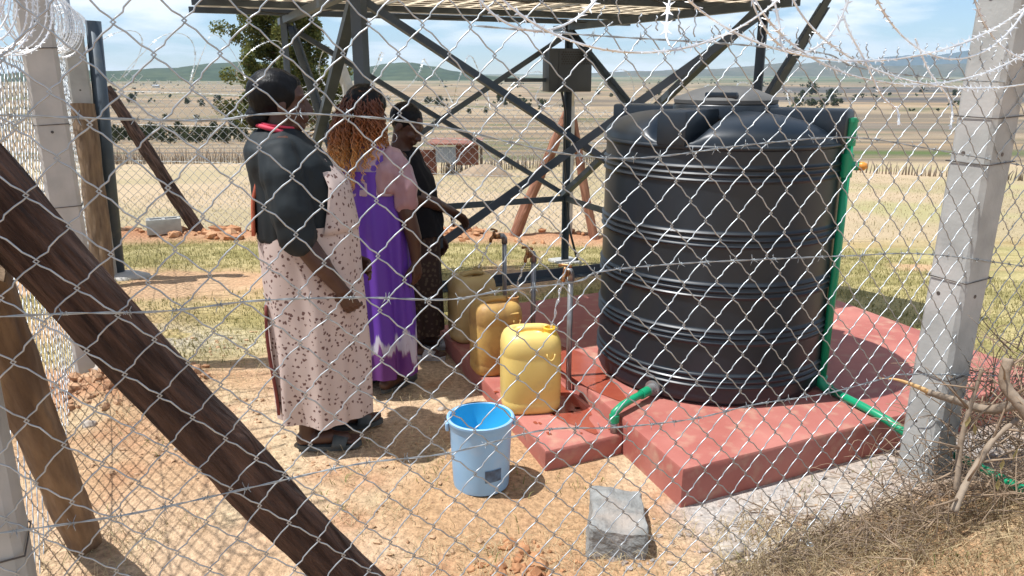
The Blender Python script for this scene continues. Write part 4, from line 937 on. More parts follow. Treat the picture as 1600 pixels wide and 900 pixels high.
# ------------------------------------------------------------------ trees and bushes
def leaf_cloud(cens, nper, size, colA, colB, seed, flat=.5):
    r = np.random.default_rng(seed); V = []; C = []
    for (c, rad) in cens:
        n = nper; d = r.normal(size=(n, 3)); d /= np.linalg.norm(d, axis=1)[:, None]; q = r.random(n)[:, None] ** (1 / 2.2)
        p = np.array(c) + d * q * np.array(rad)
        a = r.normal(size=(n, 3)); a /= np.linalg.norm(a, axis=1)[:, None]; b = np.cross(a, r.normal(size=(n, 3))); b /= np.linalg.norm(b, axis=1)[:, None]
        s = size * r.uniform(.6, 1.4, (n, 1))
        V.append(np.stack([p - a * s, p - b * s * flat, p + a * s, p + b * s * flat], 1))
        t = r.random((n, 1)); k = r.uniform(.75, 1.2); C.append(np.repeat((colA * (1 - t) + colB * t) * k, 4, 0))
    V = np.concatenate(V).reshape(-1, 3); n = len(V) // 4; return V, np.arange(n * 4).reshape(n, 4), np.concatenate(C)
tx, ty = -6.45, 22.5; tz = gz(tx, ty)
tree = thing('conifer_tree', 'tall loose dark green tree behind the woman in the black blouse', 'tree', (tx, ty, tz))
m = MB(); tp = [Vector((.05 * math.sin(q * 5), .06 * math.cos(q * 4), 5.6 * q)) for q in np.linspace(0, 1, 14)]; m.tube(tp, [.17 * (1 - .9 * q) + .012 for q in np.linspace(0, 1, 14)], 10)
r_ = random.Random(5); cl = []; lm = MB()
for k in range(64):
    q = .2 + .78 * k / 63; base = Vector((0, 0, 5.6 * q)); a = k * 2.4 + r_.uniform(-.5, .5); Lb = (1.95 * (1 - q) ** .6 + .25) * r_.uniform(.55, 1.15)
    e = base + Vector((math.cos(a) * Lb, math.sin(a) * Lb, Lb * r_.uniform(.2, .75)))
    lm.tube([base, base.lerp(e, .5) + Vector((0, 0, -.05)), e], [.045 * (1.1 - q), .03 * (1.1 - q), .008], 6)
    for j in range(5):
        p = base.lerp(e, .42 + .15 * j); cl.append(((p.x + r_.uniform(-.12, .12), p.y + r_.uniform(-.12, .12), p.z + r_.uniform(-.1, .15)), (.24 * r_.uniform(.6, 1.2), .24 * r_.uniform(.6, 1.2), .22 * r_.uniform(.7, 1.3))))
tr = obj('trunk', m, M['bark'], tree); o = sub('limbs', lm, M['bark'], tr); o['kind'] = 'stuff'
V_, F_, C_ = leaf_cloud(cl, 200, .052, lin((.065, .095, .03)), lin((.19, .185, .055)), 3, .4)
o = obj('crown', nmesh('crown', V_, F_, M['leaf'], False, C_), tree); o['kind'] = 'stuff'
# bush shapes shared between the many bushes of the plain
bushm = []
for s in range(4):
    rr_ = random.Random(40 + s); cl = []
    for k in range(16):
        a = rr_.uniform(0, 6.28); q = rr_.uniform(0, .62); zz = rr_.uniform(.28, .85); cl.append(((math.cos(a) * q, math.sin(a) * q, zz), (.26, .26, .2)))
    cl += [((math.cos(a) * .3, math.sin(a) * .3, .2), (.3, .3, .2)) for a in (0, 2, 4)]
    V_, F_, C_ = leaf_cloud(cl, 42, .075, lin((.035, .05, .02)), lin((.085, .095, .04)), 60 + s, .6)
    bushm.append(nmesh('foliage', V_, F_, M['leaf'], False, C_))
    mm = MB(); mm.tube([(0, 0, -.1), (.02, 0, .3), (.05, .03, .7)], [.05, .04, .01], 6); bushm[-1] = (bushm[-1], mm.mesh('stem', M['bark']))
def bush(u, v, dist, w_, h_, label, k, group):
    x = (u - 800) / FPX * dist * 1.0; y = math.sqrt(max(1, dist ** 2 - 0)); z = gz(x, y)
    t = thing('bush', label, 'bush', (x, y, z), k * 1.3, group); t.scale = (w_ / 1.7, w_ / 1.7, h_ / 1.05)
    a, b = bushm[k % 4]
    for nm, me in (('foliage', a), ('stem', b)):
        o = bpy.data.objects.new(nm, me); COL.objects.link(o); o.parent = t
_ds = np.geomspace(12, 5000, 700)
def dist_of(u, v):                       # follow the sight line until it meets the terrain
    rx, ry, rz = ray(u, v); hit = CAMZ + rz / ry * _ds < GZ(rx / ry * _ds, _ds)
    return float(_ds[np.argmax(hit)]) if hit.any() else 4000.0
scat = [(222, 161, 18), (306, 163, 14), (328, 166, 15), (352, 162, 17), (197, 146, 10), (188, 150, 9), (270, 187, 12), (318, 188, 11), (254, 189, 9), (672, 162, 14), (688, 165, 20), (640, 160, 9), (612, 157, 9), (735, 178, 12), (760, 177, 12), (782, 160, 16), (790, 165, 13), (826, 170, 12), (845, 171, 22), (1010, 152, 14), (1022, 149, 16), (1000, 157, 9), (1255, 148, 26), (1284, 155, 20), (1240, 152, 14), (1232, 160, 12), (1300, 162, 11), (1470, 150, 12), (1420, 145, 11), (560, 155, 12), (230, 150, 8), (930, 148, 9), (950, 152, 8)]
bl = ['%s thorn bush on the plain, %s' % q for q in zip(['rounded', 'small', 'squat', 'small upright', 'tiny', 'tiny', 'low', 'low', 'tiny', 'small', 'largest rounded', 'tiny', 'tiny', 'small', 'small', 'tall', 'small', 'small', 'broad low', 'small leafy', 'tall leafy', 'tiny', 'broad', 'mid-sized', 'small', 'small', 'low', 'small', 'small', 'low', 'tiny', 'tiny', 'tiny'], ['right of the top of the leaning dark pole', 'left one of three in a row above the hedge', 'middle one of three in a row above the hedge', 'right of three above the hedge', 'just right of the steel gate pole', 'against the steel gate pole, the lower one', 'just above the left hedge, under the row of three', 'above the hedge end', 'above the hedge near the leaning pole', 'left neighbour of the round bush beside the short-haired woman', 'right above the short-haired woman', 'left above the short-haired woman', 'above the curly-haired woman', 'below the crossing of the rear braces', 'just right of the crossing of the rear braces', 'left of the thick brace below the control box', 'beside the tall one below the control box', 'below left of the control box', 'straight below the control box', 'left of the pair above the tank rib', 'right of the pair above the tank rib', 'lowest above the left tank rib', 'biggest one right of the tank lid', 'right of the biggest one by the tank lid', 'touching the tank lid on its right', 'below the one touching the tank lid', 'above the green pipe top', 'left of the right concrete post', 'halfway between green pipe and right post', 'hidden behind the curly-haired woman', 'highest beside the steel gate pole', 'right of the tower leg with the control box', 'right of the tower leg, the lower one'])]
where = ['far off beyond the leaning pole at left', 'on the plain above the rear fence', 'on the plain left of the control box', 'on the plain seen above the tank lid', 'on the plain towards the right post']
for k, (u, v, wp) in enumerate(scat):
    d = dist_of(u, v); w_ = wp / FPX * d; reg = 0 if u < 300 else 1 if u < 600 else 2 if u < 860 else 3 if u < 1100 else 4
    sz = 'largest' if wp >= 20 else 'mid-sized' if wp >= 14 else 'small' if wp >= 10 else 'tiny'
    bush(u, v, d, w_, w_ * .85, bl[k], k, 'thorn bushes of the plain')
for k, u in enumerate(range(176, 398, 14)):
    v = 222 + 3 * math.sin(k * 2.1); d = dist_of(u, v); bush(u, v, d, 26 / FPX * d, (22 + 12 * abs(math.sin(k * 1.7)) + (12 if u > 350 else 0)) / FPX * d, ('%s hedge shrub of the row behind the left stake fence' % ['first from the left,', 'second from the left,', 'third from the left,', 'fourth from the left,', 'fifth from the left,', 'sixth from the left,', 'seventh from the left,', 'eighth from the left,', 'eighth from the right,', 'seventh from the right,', 'sixth from the right,', 'fifth from the right,', 'fourth from the right,', 'third from the right,', 'second from the right,', 'tallest rightmost'][k]), k, 'hedge shrubs at left')
for k, u in enumerate((1238, 1256, 1274, 1290)):
    d = dist_of(u, 166); bush(u, 166, d, 24 / FPX * d, 13 / FPX * d, '%s low green shrub in the clump just right of the tank lid' % ('leftmost', 'second', 'third', 'rightmost')[k], k, 'shrubs right of the tank lid')
# far woods reading as one dark mass
r = np.random.default_rng(77); n = 1500; an = r.uniform(-.62, .62, n); dd = np.exp(r.uniform(math.log(330), math.log(2300), n)); x = an * dd; y = dd
kp = (fbm(x / 130 + 5, np.log(dd) * 7, 3) > .62) | (r.random(n) < .05); x = x[kp]; y = y[kp]; dd = dd[kp]; z = GZ(x, y); V = []; C = []
for i in range(len(x)):
    s = r.uniform(.8, 1.9) * (1 + dd[i] / 1500)
    for q in range(5):
        c = np.array((x[i], y[i], z[i] + s * .55)) + r.normal(size=3) * s * np.array((.5, .5, .22)); a = r.normal(size=3); a /= np.linalg.norm(a); b = np.cross(a, r.normal(size=3)); b /= np.linalg.norm(b); V += [c - a * s * .5, c - b * s * .45, c + a * s * .5, c + b * s * .45]; k = r.uniform(.6, 1.2); C += [np.array((.05, .065, .03)) * k] * 4
V = np.array(V); o = obj('far_scrub', nmesh('far_scrub', V, np.arange(len(V)).reshape(-1, 4), M['leaf'], False, np.array(C))); tag(o, 'dark scrub dotted over the distant plain', 'scrub', kind='stuff')

# ------------------------------------------------------------------ stake fences and the shed behind the field
M['stake'] = pm('weathered_stakes', (.19, .15, .115), (.31, .25, .19), .6, .95)
def stakes(u0, u1, v0, v1, hpx, label, step=2.6, cr=0.5):
    t = None; m = MB(); u = u0
    while u < u1:
        v = v0 + (v1 - v0) * (u - u0) / (u1 - u0); d = dist_of(u, v) + random.uniform(-.35, .35); x = ray(u, v)[0] / ray(u, v)[1] * d; z = gz(x, d)
        h = hpx / FPX * d * random.uniform(.62, 1.12); w_ = random.uniform(.035, .085)
        if t is None: t = thing('stake_fence', label, 'fence', (x, d, z))
        m.tube([(x, d, z - .1), (x + random.uniform(-.05, .05), d + random.uniform(-.04, .04), z + h * .5), (x + random.uniform(-.14, .14), d + random.uniform(-.1, .1), z + h)], [w_ * .5, w_ * .45, w_ * .22], 5)
        u += step * random.uniform(.35, 1.5)
    o = obj('stakes', m, M['stake'], t, world=True); o['kind'] = 'stuff'
stakes(172, 700, 257, 253, 26, 'rough grey wooden stake fence behind the dry field at left', 1.9)
stakes(690, 945, 272, 256, 26, 'grey wooden stake fence beside the low shed', 2.0)
stakes(1338, 1620, 270, 284, 19, 'sparse wooden stake fence behind the field at right', 4.6)
d = dist_of(735, 274); s0 = ray(735, 270); sx_ = s0[0] / s0[1] * d; szz = gz(sx_, d); pxm = d / FPX
M['rust'] = pm('rusty_sheet', (.20, .075, .05), (.30, .14, .09), 1.2, .8); M['tin'] = pm('grey_tin_sheet', (.42, .46, .5), (.34, .37, .4), .8, .5)
shed = thing('shed', 'low makeshift shed of grey and rusty sheets behind the field', 'shed', (sx_, d, szz))
def panel(u0, u1, v0, v1, off, mat, name):
    x0 = (u0 - 735) * pxm; x1 = (u1 - 735) * pxm; z0 = (274 - v1) * pxm; z1 = (274 - v0) * pxm; m = MB(); n = int((u1 - u0) / 2.5) * 2
    rs = [[Vector((x0 + (x1 - x0) * i / n, off + (.05 if i % 2 else 0) + yy, zz)) for i in range(n + 1)] for zz in (z0, z1) for yy in ((0,))]
    vs = rs[0] + rs[1]; k = n + 1; vs += [p + Vector((0, .03, 0)) for p in vs]
    fs = [(i, i + 1, k + i + 1, k + i) for i in range(n)] + [(2 * k + i + 1, 2 * k + i, 3 * k + i, 3 * k + i + 1) for i in range(n)] + [(k + i, k + i + 1, 3 * k + i + 1, 3 * k + i) for i in range(n)]
    m.add(vs, fs); return obj(name, m, mat, shed, smooth=False)
panel(640, 682, 236, 276, .25, M['rust'], 'wall_sheet'); panel(682, 713, 230, 254, -.1, M['tin'], 'wall_sheet'); panel(713, 748, 228, 258, -.05, M['rust'], 'wall_sheet')
m = MB(); x0 = (668 - 735) * pxm; x1 = (752 - 735) * pxm; m.box(((x0 + x1) / 2, 1.4, (274 - 226) * pxm), (x1 - x0, 3.2, .06)); obj('roof', m, M['rust'], shed, smooth=False)
for x in (x0 + .1, x1 - .1): m = MB(); m.box((x, 2.6, (274 - 226) * pxm / 2), (.12, .12, (274 - 226) * pxm)); obj('corner_post', m, M['stake'], shed, smooth=False)
m = MB(); rs = []
em = Vector((0, 0, 0)); dd_ = d - 1.5; exx = (757 - 800) / FPX * dd_
for k, hh in ((1.0, -.1), (.9, .12), (.7, .45), (.42, .8), (.15, .98), (.02, 1.0)):
    rs.append([Vector((exx + 44 / FPX * dd_ * k * math.cos(a) * (1 + .15 * math.sin(3 * a)), dd_ + .9 * k * math.sin(a), gz(exx, dd_) + 19 / FPX * dd_ * hh)) for a in np.linspace(0, 2 * math.pi, 40, endpoint=False)])
m.rings(rs); tag(obj('earth_mound', m, pm('brown_earth', (.27, .195, .13), (.33, .245, .165), 2, .95, bump=.5, bscale=6)), 'brown earth mound beside the low shed behind the field', 'mound')
# a white roof far behind the hedge
for (u, v, wp, hp, nm) in ((262, 134, 9, 4, 'tiny white building on the plain below the left hill'), (342, 214, 14, 7, 'small white-roofed house beyond the left hedge')):
    dd_ = dist_of(u, v + 3); x = (u - 800) / FPX * dd_; z = gz(x, dd_); s = dd_ / FPX; t = thing('far_house', nm, 'house', (x, dd_, z))
    m = MB(); m.box((0, 0, hp * s * .35), (wp * s, wp * s * .6, hp * s * .7)); obj('wall', m, M['conc_w'], t, smooth=False)
    m = MB(); hw, hd = wp * s * .56, wp * s * .36; z0 = hp * s * .7; m.add([(-hw, -hd, z0), (hw, -hd, z0), (hw, hd, z0), (-hw, hd, z0), (-hw, 0, z0 + hp * s * .35), (hw, 0, z0 + hp * s * .35)], [(0, 1, 5, 4), (2, 3, 4, 5), (0, 4, 3), (1, 2, 5), (3, 2, 1, 0)]); obj('roof', m, M['alu'], t, smooth=False)

# ------------------------------------------------------------------ brush pile at the right post
M['twig'] = pm('dead_twigs', (.38, .28, .19), (.22, .15, .095), 6, .9, bump=.3); M['twig2'] = pm('grey_branch', (.34, .27, .20), (.22, .16, .11), 7, .9, bump=.5, bscale=30)
M['peel'] = pm('peeled_branch_tip', (.72, .47, .22), (.60, .36, .15), 12, .7)
def branch(pts, r0, r1, label, tip=False):
    ps = spline([Vector(p) for p in pts], 8); n = len(ps); t = thing('dead_branch', label, 'branch', ps[-1], 0, 'dead branches in the brush pile')
    m = MB(); m.tube(ps, [r0 + (r1 - r0) * i / (n - 1) + .001 * math.sin(i * 2.3) for i in range(n)], 9); return t, m, ps
bt, m, ps = branch([PD(1448, 612, 2.58), PD(1500, 628, 2.56), PD(1545, 640, 2.52), PD(1600, 632, 2.5), PD(1680, 640, 2.46)], .012, .021, 'long snapped branch with a pale split tip leaning past the right post')
obj('limb', m, M['twig2'], bt, world=True)
m = MB(); m.tube(spline([PD(1374, 591, 2.62), PD(1400, 593, 2.6), PD(1425, 601, 2.59), PD(1450, 612, 2.58)], 6), [.0015 + .009 * i / 18 for i in range(19)], 8); obj('split_tip', m, M['peel'], bt, world=True)
for k, (pp, r0, r1, lb) in enumerate((
    ([(1535, 575, 2.45), (1515, 640, 2.44), (1500, 700, 2.42), (1495, 770, 2.36)], .006, .012, 'upright forked grey branch just right of the concrete post'),
    ([(1575, 560, 2.4), (1570, 600, 2.38), (1600, 640, 2.34), (1640, 700, 2.3)], .016, .022, 'thick curved branch at the right edge of the picture'),
    ([(1590, 655, 2.38), (1550, 690, 2.36), (1510, 755, 2.3), (1490, 800, 2.26)], .008, .013, 'slanting grey branch across the middle of the brush pile'))):
    t, m, ps = branch([PD(*q) for q in pp], r0, r1, lb); obj('limb', m, M['twig2'], t, world=True)
    m = MB(); 
    for j in range(5):
        a = ps[4 + j * 4]; dv = Vector((random.uniform(-1, 1), random.uniform(-.5, .3), random.uniform(-.2, 1))).normalized(); L_ = random.uniform(.1, .25); m.tube([a, a + dv * L_ * .5 + Vector((.01, 0, .01)), a + dv * L_ + Vector((0, 0, .02))], [.005, .003, .001], 6)
    o = obj('side_twigs', m, M['twig'], t, world=True); o['kind'] = 'stuff'
rb = random.Random(21); m = MB()
for k in range(1050):
    u = rb.gauss(1565, 90); v = rb.triangular(690, 900, 745); 
    if rb.random() < .3: u = rb.uniform(1180, 1480); v = rb.uniform(800, 910)
    p = PZ(u, v, 0); z = gz(p.x, p.y); hgt = .50 * math.exp(-((u - 1560) / 105) ** 2) * (1 if v < 800 else .3) + .03
    p = Vector((p.x, p.y, z + rb.uniform(0, hgt))); dv = Vector((rb.uniform(-1, 1), rb.uniform(-.6, .6), rb.uniform(-.35, .7) * (1 if hgt > .08 else .25))).normalized(); L_ = rb.uniform(.08, .38) * (1 if u > 1400 else .5); r0 = rb.choice((.0012, .0016, .002, .003))
    c1 = Vector((rb.uniform(-.05, .05), rb.uniform(-.05, .05), rb.uniform(-.03, .06))) * 1.2
    pts = spline([p, p + dv * L_ * .35 + c1 * .6, p + dv * L_ * .7 + c1, p + dv * L_ + c1 * .4 + Vector((0, 0, -.03))], 4)
    gg = GZ(np.array([q.x for q in pts]), np.array([q.y for q in pts])); pts = [Vector((q.x, q.y, max(q.z, g_ + .002))) for q, g_ in zip(pts, gg)]
    m.tube(pts, [r0 * (1 - .6 * i / (len(pts) - 1)) for i in range(len(pts))], 5)
tag(obj('brush_pile', m, M['twig']), 'tangle of thin dead twigs heaped against the right concrete post', 'brush', kind='stuff')
# withered leaves caught in the brush
lfw = ['upper one beside the forked branch', 'lower one beside the forked branch', 'in the middle of the heap', 'nearest the right edge', 'lowest in the heap']; M['dleaf'] = pm('withered_leaf', (.36, .33, .12), (.30, .20, .09), 20, .8)
for (u, v, dd_) in ((1516, 650, 2.4), (1522, 662, 2.4), (1568, 716, 2.3), (1590, 700, 2.3), (1560, 748, 2.25)):
    p = PD(u, v, dd_); m = MB(); a = Vector((rb.uniform(-.3, .3), 0, -1)).normalized(); b = Vector((1, rb.uniform(-.4, .4), .2)).normalized(); m.add([p, p + a * .02 + b * .009, p + a * .045 + b * .003, p + a * .025 - b * .008, p + a * .02 + Vector((0, .003, 0))], [(0, 1, 4), (1, 2, 4), (2, 3, 4), (3, 0, 4)]); tag(obj('withered_leaf', m, M['dleaf']), 'withered olive leaf caught in the brush, %s' % lfw.pop(0), 'leaf', 'withered leaves in the brush')

# ------------------------------------------------------------------ air over the plain
hz = MB(); hz.box((0, 0, 165), (19600, 19600, 380)); M['air'] = bpy.data.materials.new('hazy_air'); M['air'].use_nodes = True
nn = M['air'].node_tree; nn.nodes.remove(nn.nodes['Principled BSDF']); vol = nn.nodes.new('ShaderNodeVolumePrincipled'); vol.inputs['Color'].default_value = (.55, .78, 1, 1); vol.inputs['Density'].default_value = 8.5e-5; vol.inputs['Anisotropy'].default_value = 0.0
nn.links.new(vol.outputs[0], nn.nodes['Material Output'].inputs['Volume']); o = obj('haze', hz, M['air'], smooth=False); tag(o, kind='stuff')
# ------------------------------------------------------------------ people
def capsule(mb, p0, r0, p1, r1, n=14, sq=None):
    p0 = Vector(p0); p1 = Vector(p1); t = (p1 - p0); Ln = t.length; t = t.normalized() if Ln > 1e-6 else Vector((0, 0, 1))
    a = t.cross(Vector((0.1, .2, .97))); a = a if a.length > .05 else t.cross(Vector((1, 0, 0))); a.normalize(); b = t.cross(a); rs = []
    for k in range(5): th = math.pi / 2 * k / 5; rs.append((p0 - t * r0 * math.cos(th), max(r0 * math.sin(th), r0 * .03)))
    for k in range(5, -1, -1): th = math.pi / 2 * k / 5; rs.append((p1 + t * r1 * math.cos(th), max(r1 * math.sin(th), r1 * .03)))
    mb.rings([[c + (a * math.cos(2 * math.pi * k / n) + b * math.sin(2 * math.pi * k / n)) * r for k in range(n)] for c, r in rs])
def chainc(mb, pts, rad):
    for i in range(len(pts) - 1): capsule(mb, pts[i], rad[i], pts[i + 1], rad[i + 1])
def bake(mb, voxel, iters, mat, name, disp=None):
    me = mb.mesh(name, mat); o = bpy.data.objects.new(name, me); COL.objects.link(o)
    md = o.modifiers.new('r', 'REMESH'); md.mode = 'VOXEL'; md.voxel_size = voxel; md.use_smooth_shade = True
    if iters: s = o.modifiers.new('s', 'SMOOTH'); s.iterations = iters; s.factor = .5
    dg = bpy.context.evaluated_depsgraph_get(); nm = bpy.data.meshes.new_from_object(o.evaluated_get(dg)); bpy.data.objects.remove(o); bpy.data.meshes.remove(me)
    nm.name = name
    if not nm.materials: nm.materials.append(mat)
    if disp:
        n = len(nm.vertices); co = np.empty(n * 3, np.float32); nm.vertices.foreach_get('co', co); co = co.reshape(-1, 3); no = np.empty(n * 3, np.float32); nm.vertices.foreach_get('normal', no); no = no.reshape(-1, 3)
        d = np.array([disp(Vector(p)) for p in co], np.float32); co += no * d[:, None]; nm.vertices.foreach_set('co', co.ravel()); nm.update()
    nm.polygons.foreach_set('use_smooth', [True] * len(nm.polygons)); return nm
def hand(mb, w, fwd, nrm, sgn, curl=.5, s=1.0, spread=.1):
    """palm and five fingers from the wrist w, pointing fwd, palm facing nrm; sgn=+1 puts the thumb on fwd x nrm"""
    w = Vector(w); f = Vector(fwd).normalized(); nn = Vector(nrm); nn = (nn - f * nn.dot(f)).normalized(); lat = f.cross(nn) * sgn
    kn = w + f * .082 * s
    for k, q in enumerate((-.028, -.010, .010, .028)): capsule(mb, w + lat * q * .7 * s + f * .012, .014 * s, kn + lat * q * s, .0125 * s)
    for k, (q, L) in enumerate(((-.030, .058), (-.0105, .074), (.0105, .080), (.031, .072))):
        p = kn + lat * q * s; d = (f + lat * (q * spread * 12)).normalized(); c = curl * (1.15 - .1 * k); ang = c * .5
        for j, fr in enumerate((.46, .31, .23)):
            dd = (d * math.cos(ang) + nn * math.sin(ang)); e = p + dd * L * fr * s; capsule(mb, p, (.0092 - .0008 * j) * s, e, (.0086 - .0009 * j) * s, 10); p = e; ang += c * .75
    p = w + f * .022 * s + lat * .026 * s; d = (f * .62 + lat * .72 + nn * .25).normalized()
    for j, L in enumerate((.040, .032, .026)):
        e = p + d * L * s; capsule(mb, p, (.0125 - .0015 * j) * s, e, (.0112 - .0016 * j) * s, 10); p = e; d = (d * .8 + f * .35 + nn * .28 * curl).normalized()
def head(mb, c, yaw, pit, s=1.0):
    """head centred on c, looking along +x turned by yaw and tipped down by pit"""
    Rm = Matrix.Rotation(yaw, 3, 'Z') @ Matrix.Rotation(pit, 3, 'Y'); c = Vector(c); W = lambda x, y, z: c + Rm @ Vector((x * s, y * s, z * s))
    def el(p, r): mb.ball(W(*p), (r[0] * s, r[1] * s, r[2] * s), 22, Rm)
    el((-.012, 0, .025), (.098, .076, .088)); el((.022, 0, -.03), (.070, .062, .082)); el((.062, 0, -.092), (.024, .026, .020)); el((.03, 0, -.085), (.052, .048, .03))
    for sg in (-1, 1):
        el((.062, sg * .036, -.022), (.024, .022, .022)); el((.060, sg * .03, .03), (.026, .03, .012)); el((-.008, sg * .078, -.012), (.019, .009, .031)); el((.074, sg * .030, .012), (.011, .014, .008))
        el((.096, sg * .013, -.034), (.012, .010, .009))
    capsule(mb, W(.082, 0, .018), .010 * s, W(.106, 0, -.028), .013 * s)
    el((.088, 0, -.056), (.013, .026, .0075)); el((.085, 0, -.069), (.012, .022, .008))
    return W, Rm
def garment(secs, n, seed, fold, nf=(5, 9, 14), inner=True):
    """cloth lofted through rings (z, cx, cy, rx, ry); fold(q) gives the depth of the folds along it"""
    m = MB(); rs = []; K = len(secs); z0 = secs[0][0]; z1 = secs[-1][0]; steps = 46
    zs_ = [q[0] for q in secs]; asc = zs_[0] < zs_[-1]
    def at(z):
        zz = zs_ if asc else zs_[::-1]; ss = secs if asc else secs[::-1]
        return [float(np.interp(z, zz, [q[k] for q in ss])) for k in (1, 2, 3, 4)]
    for i in range(steps + 1):
        q = i / steps; z = z0 + (z1 - z0) * q; ofs = [at(z + dz * (z1 - z0)) for dz in (-.05, -.025, 0, .025, .05)]; cx, cy, rx, ry = [sum(o_[k] for o_ in ofs) / 5 for k in range(4)]
        r = []; fa = fold(q)
        for k in range(n):
            a = 2 * math.pi * k / n; dd = 0
            for j, f_ in enumerate(nf): dd += math.sin(f_ * a + seed * (j + 1.3) + 1.1 * math.sin(q * 2.2 + j + seed)) / (1 + .6 * j)
            dd = fa * (dd * .5 + .9 * mnoise.noise(Vector((math.cos(a) * 2.6, math.sin(a) * 2.6, z * 2.2 + seed))))
            r.append(Vector((cx + (rx + dd) * math.cos(a), cy + (ry + dd) * math.sin(a), z)))
        rs.append(r)
    m.rings(rs, False, False)
    if inner:                                # turned-in hem gives the cloth an edge
        lo = rs[0] if z0 < z1 else rs[-1]; c = sum(lo, Vector()) / n; m.rings([[p.lerp(c, .0) for p in lo], [p.lerp(c, .05) + Vector((0, 0, .004)) for p in lo], [p.lerp(c, .06) + Vector((0, 0, .12)) for p in lo]], False, False)
    return m
def wrinkle(a, s, seed): return lambda p: a * (mnoise.noise(Vector((p.x * s + seed, p.y * s, p.z * s * .55))) + .5 * mnoise.noise(Vector((p.x * s * 2.3, p.y * s * 2.3 + seed, p.z * s * 1.2))))
def print_mat(name, base, dot, scale, thr=.32, base2=None, rough=.85):
    m, n, b = newmat(name); Lk = n.links; tc = n.nodes.new('ShaderNodeTexCoord'); v = n.nodes.new('ShaderNodeTexVoronoi'); v.inputs['Scale'].default_value = scale; nz_ = n.nodes.new('ShaderNodeTexNoise'); nz_.inputs['Scale'].default_value = scale * 1.6
    ad_ = n.nodes.new('ShaderNodeVectorMath'); ad_.operation = 'MULTIPLY_ADD'; ad_.inputs[1].default_value = (.018, .018, .018); Lk.new(tc.outputs['Object'], nz_.inputs['Vector']); Lk.new(nz_.outputs['Color'], ad_.inputs[0]); Lk.new(tc.outputs['Object'], ad_.inputs[2]); Lk.new(ad_.outputs[0], v.inputs['Vector'])
    r_1 = n.nodes.new('ShaderNodeMapRange'); r_1.inputs[1].default_value = thr - .04; r_1.inputs[2].default_value = thr + .04; r_1.inputs[3].default_value = 1; r_1.inputs[4].default_value = 0; Lk.new(v.outputs['Distance'], r_1.inputs[0])
    n2_ = n.nodes.new('ShaderNodeTexNoise'); n2_.inputs['Scale'].default_value = 6; Lk.new(tc.outputs['Object'], n2_.inputs['Vector']); m0 = n.nodes.new('ShaderNodeMix'); m0.data_type = 'RGBA'; m0.inputs[6].default_value = (*base, 1); m0.inputs[7].default_value = (*(base2 or base), 1); Lk.new(n2_.outputs['Fac'], m0.inputs[0])
    mx_ = n.nodes.new('ShaderNodeMix'); mx_.data_type = 'RGBA'; mx_.inputs[7].default_value = (*dot, 1); Lk.new(m0.outputs[2], mx_.inputs[6]); Lk.new(r_1.outputs[0], mx_.inputs[0]); Lk.new(mx_.outputs[2], b.inputs['Base Color']); b.inputs['Roughness'].default_value = rough; b.inputs['Specular IOR Level'].default_value = .2
    return m
M['skin'] = pm('dark_skin', (.085, .040, .026), (.065, .029, .019), 14, .48, bump=.05, bscale=120, spec=.45)
M['hair'] = pm('black_hair', (.003, .003, .0035), (.006, .006, .007), 60, .45, bump=.3, bscale=110, stretch=(1, 1, .25), spec=.18)
M['blouse'] = pm('black_blouse', (.012, .017, .020), (.018, .024, .027), 4, .7, bump=.15, bscale=30, spec=.3)
M['pink'] = pm('pink_collar', (.62, .055, .10), (.55, .04, .08), 10, .7); M['orange_c'] = pm('orange_cloth', (.62, .17, .09), (.5, .12, .07), 10, .8); M['maroon'] = pm('maroon_lining', (.20, .045, .035), (.16, .035, .03), 8, .8)
M['floral'] = print_mat('floral_print', (.53, .43, .39), (.15, .085, .075), 44, .29, (.59, .48, .43))
M['sandal'] = pm('dark_sandal', (.05, .06, .06), (.09, .10, .10), 12, .7)
M['dark_print'] = print_mat('dark_brown_print', (.035, .022, .018), (.09, .065, .045), 38, .36, (.05, .03, .025))
M['black_c'] = pm('black_cloth', (.008, .008, .010), (.014, .014, .016), 6, .85, spec=.15)
M['satin'] = pm('mauve_satin', (.34, .19, .205), (.42, .25, .26), 9, .38, bump=.3, bscale=18)
M['fl_blouse'] = print_mat('purple_floral_blouse', (.42, .29, .35), (.14, .07, .34), 17, .34, (.50, .38, .40))
m_, n_, b_ = newmat('tie_dye_purple'); tc_ = n_.nodes.new('ShaderNodeTexCoord'); sp_ = n_.nodes.new('ShaderNodeSeparateXYZ'); n_.links.new(tc_.outputs['Object'], sp_.inputs[0])
nz_ = n_.nodes.new('ShaderNodeTexNoise'); nz_.inputs['Scale'].default_value = 7; nz_.inputs['Detail'].default_value = 6; mp_ = n_.nodes.new('ShaderNodeMapping'); mp_.inputs['Scale'].default_value = (2.2, 2.2, .55); n_.links.new(tc_.outputs['Object'], mp_.inputs[0]); n_.links.new(mp_.outputs[0], nz_.inputs['Vector'])
ma_ = n_.nodes.new('ShaderNodeMath'); ma_.operation = 'MULTIPLY_ADD'; ma_.inputs[1].default_value = -.42; ma_.inputs[2].default_value = .42; n_.links.new(nz_.outputs['Fac'], ma_.inputs[0])
sb_ = n_.nodes.new('ShaderNodeMath'); sb_.operation = 'SUBTRACT'; n_.links.new(sp_.outputs[2], sb_.inputs[0]); n_.links.new(ma_.outputs[0], sb_.inputs[1])
rp_2 = n_.nodes.new('ShaderNodeValToRGB'); E_ = rp_2.color_ramp.elements; E_[0].position = .0; E_[0].color = (.13, .03, .20, 1); E_[1].position = .115; E_[1].color = (.12, .035, .36, 1)
for ps_, cc in ((.012, (.22, .08, .2, 1)), (.03, (.50, .47, .55, 1)), (.085, (.52, .50, .60, 1))): e_ = E_.new(ps_); e_.color = cc
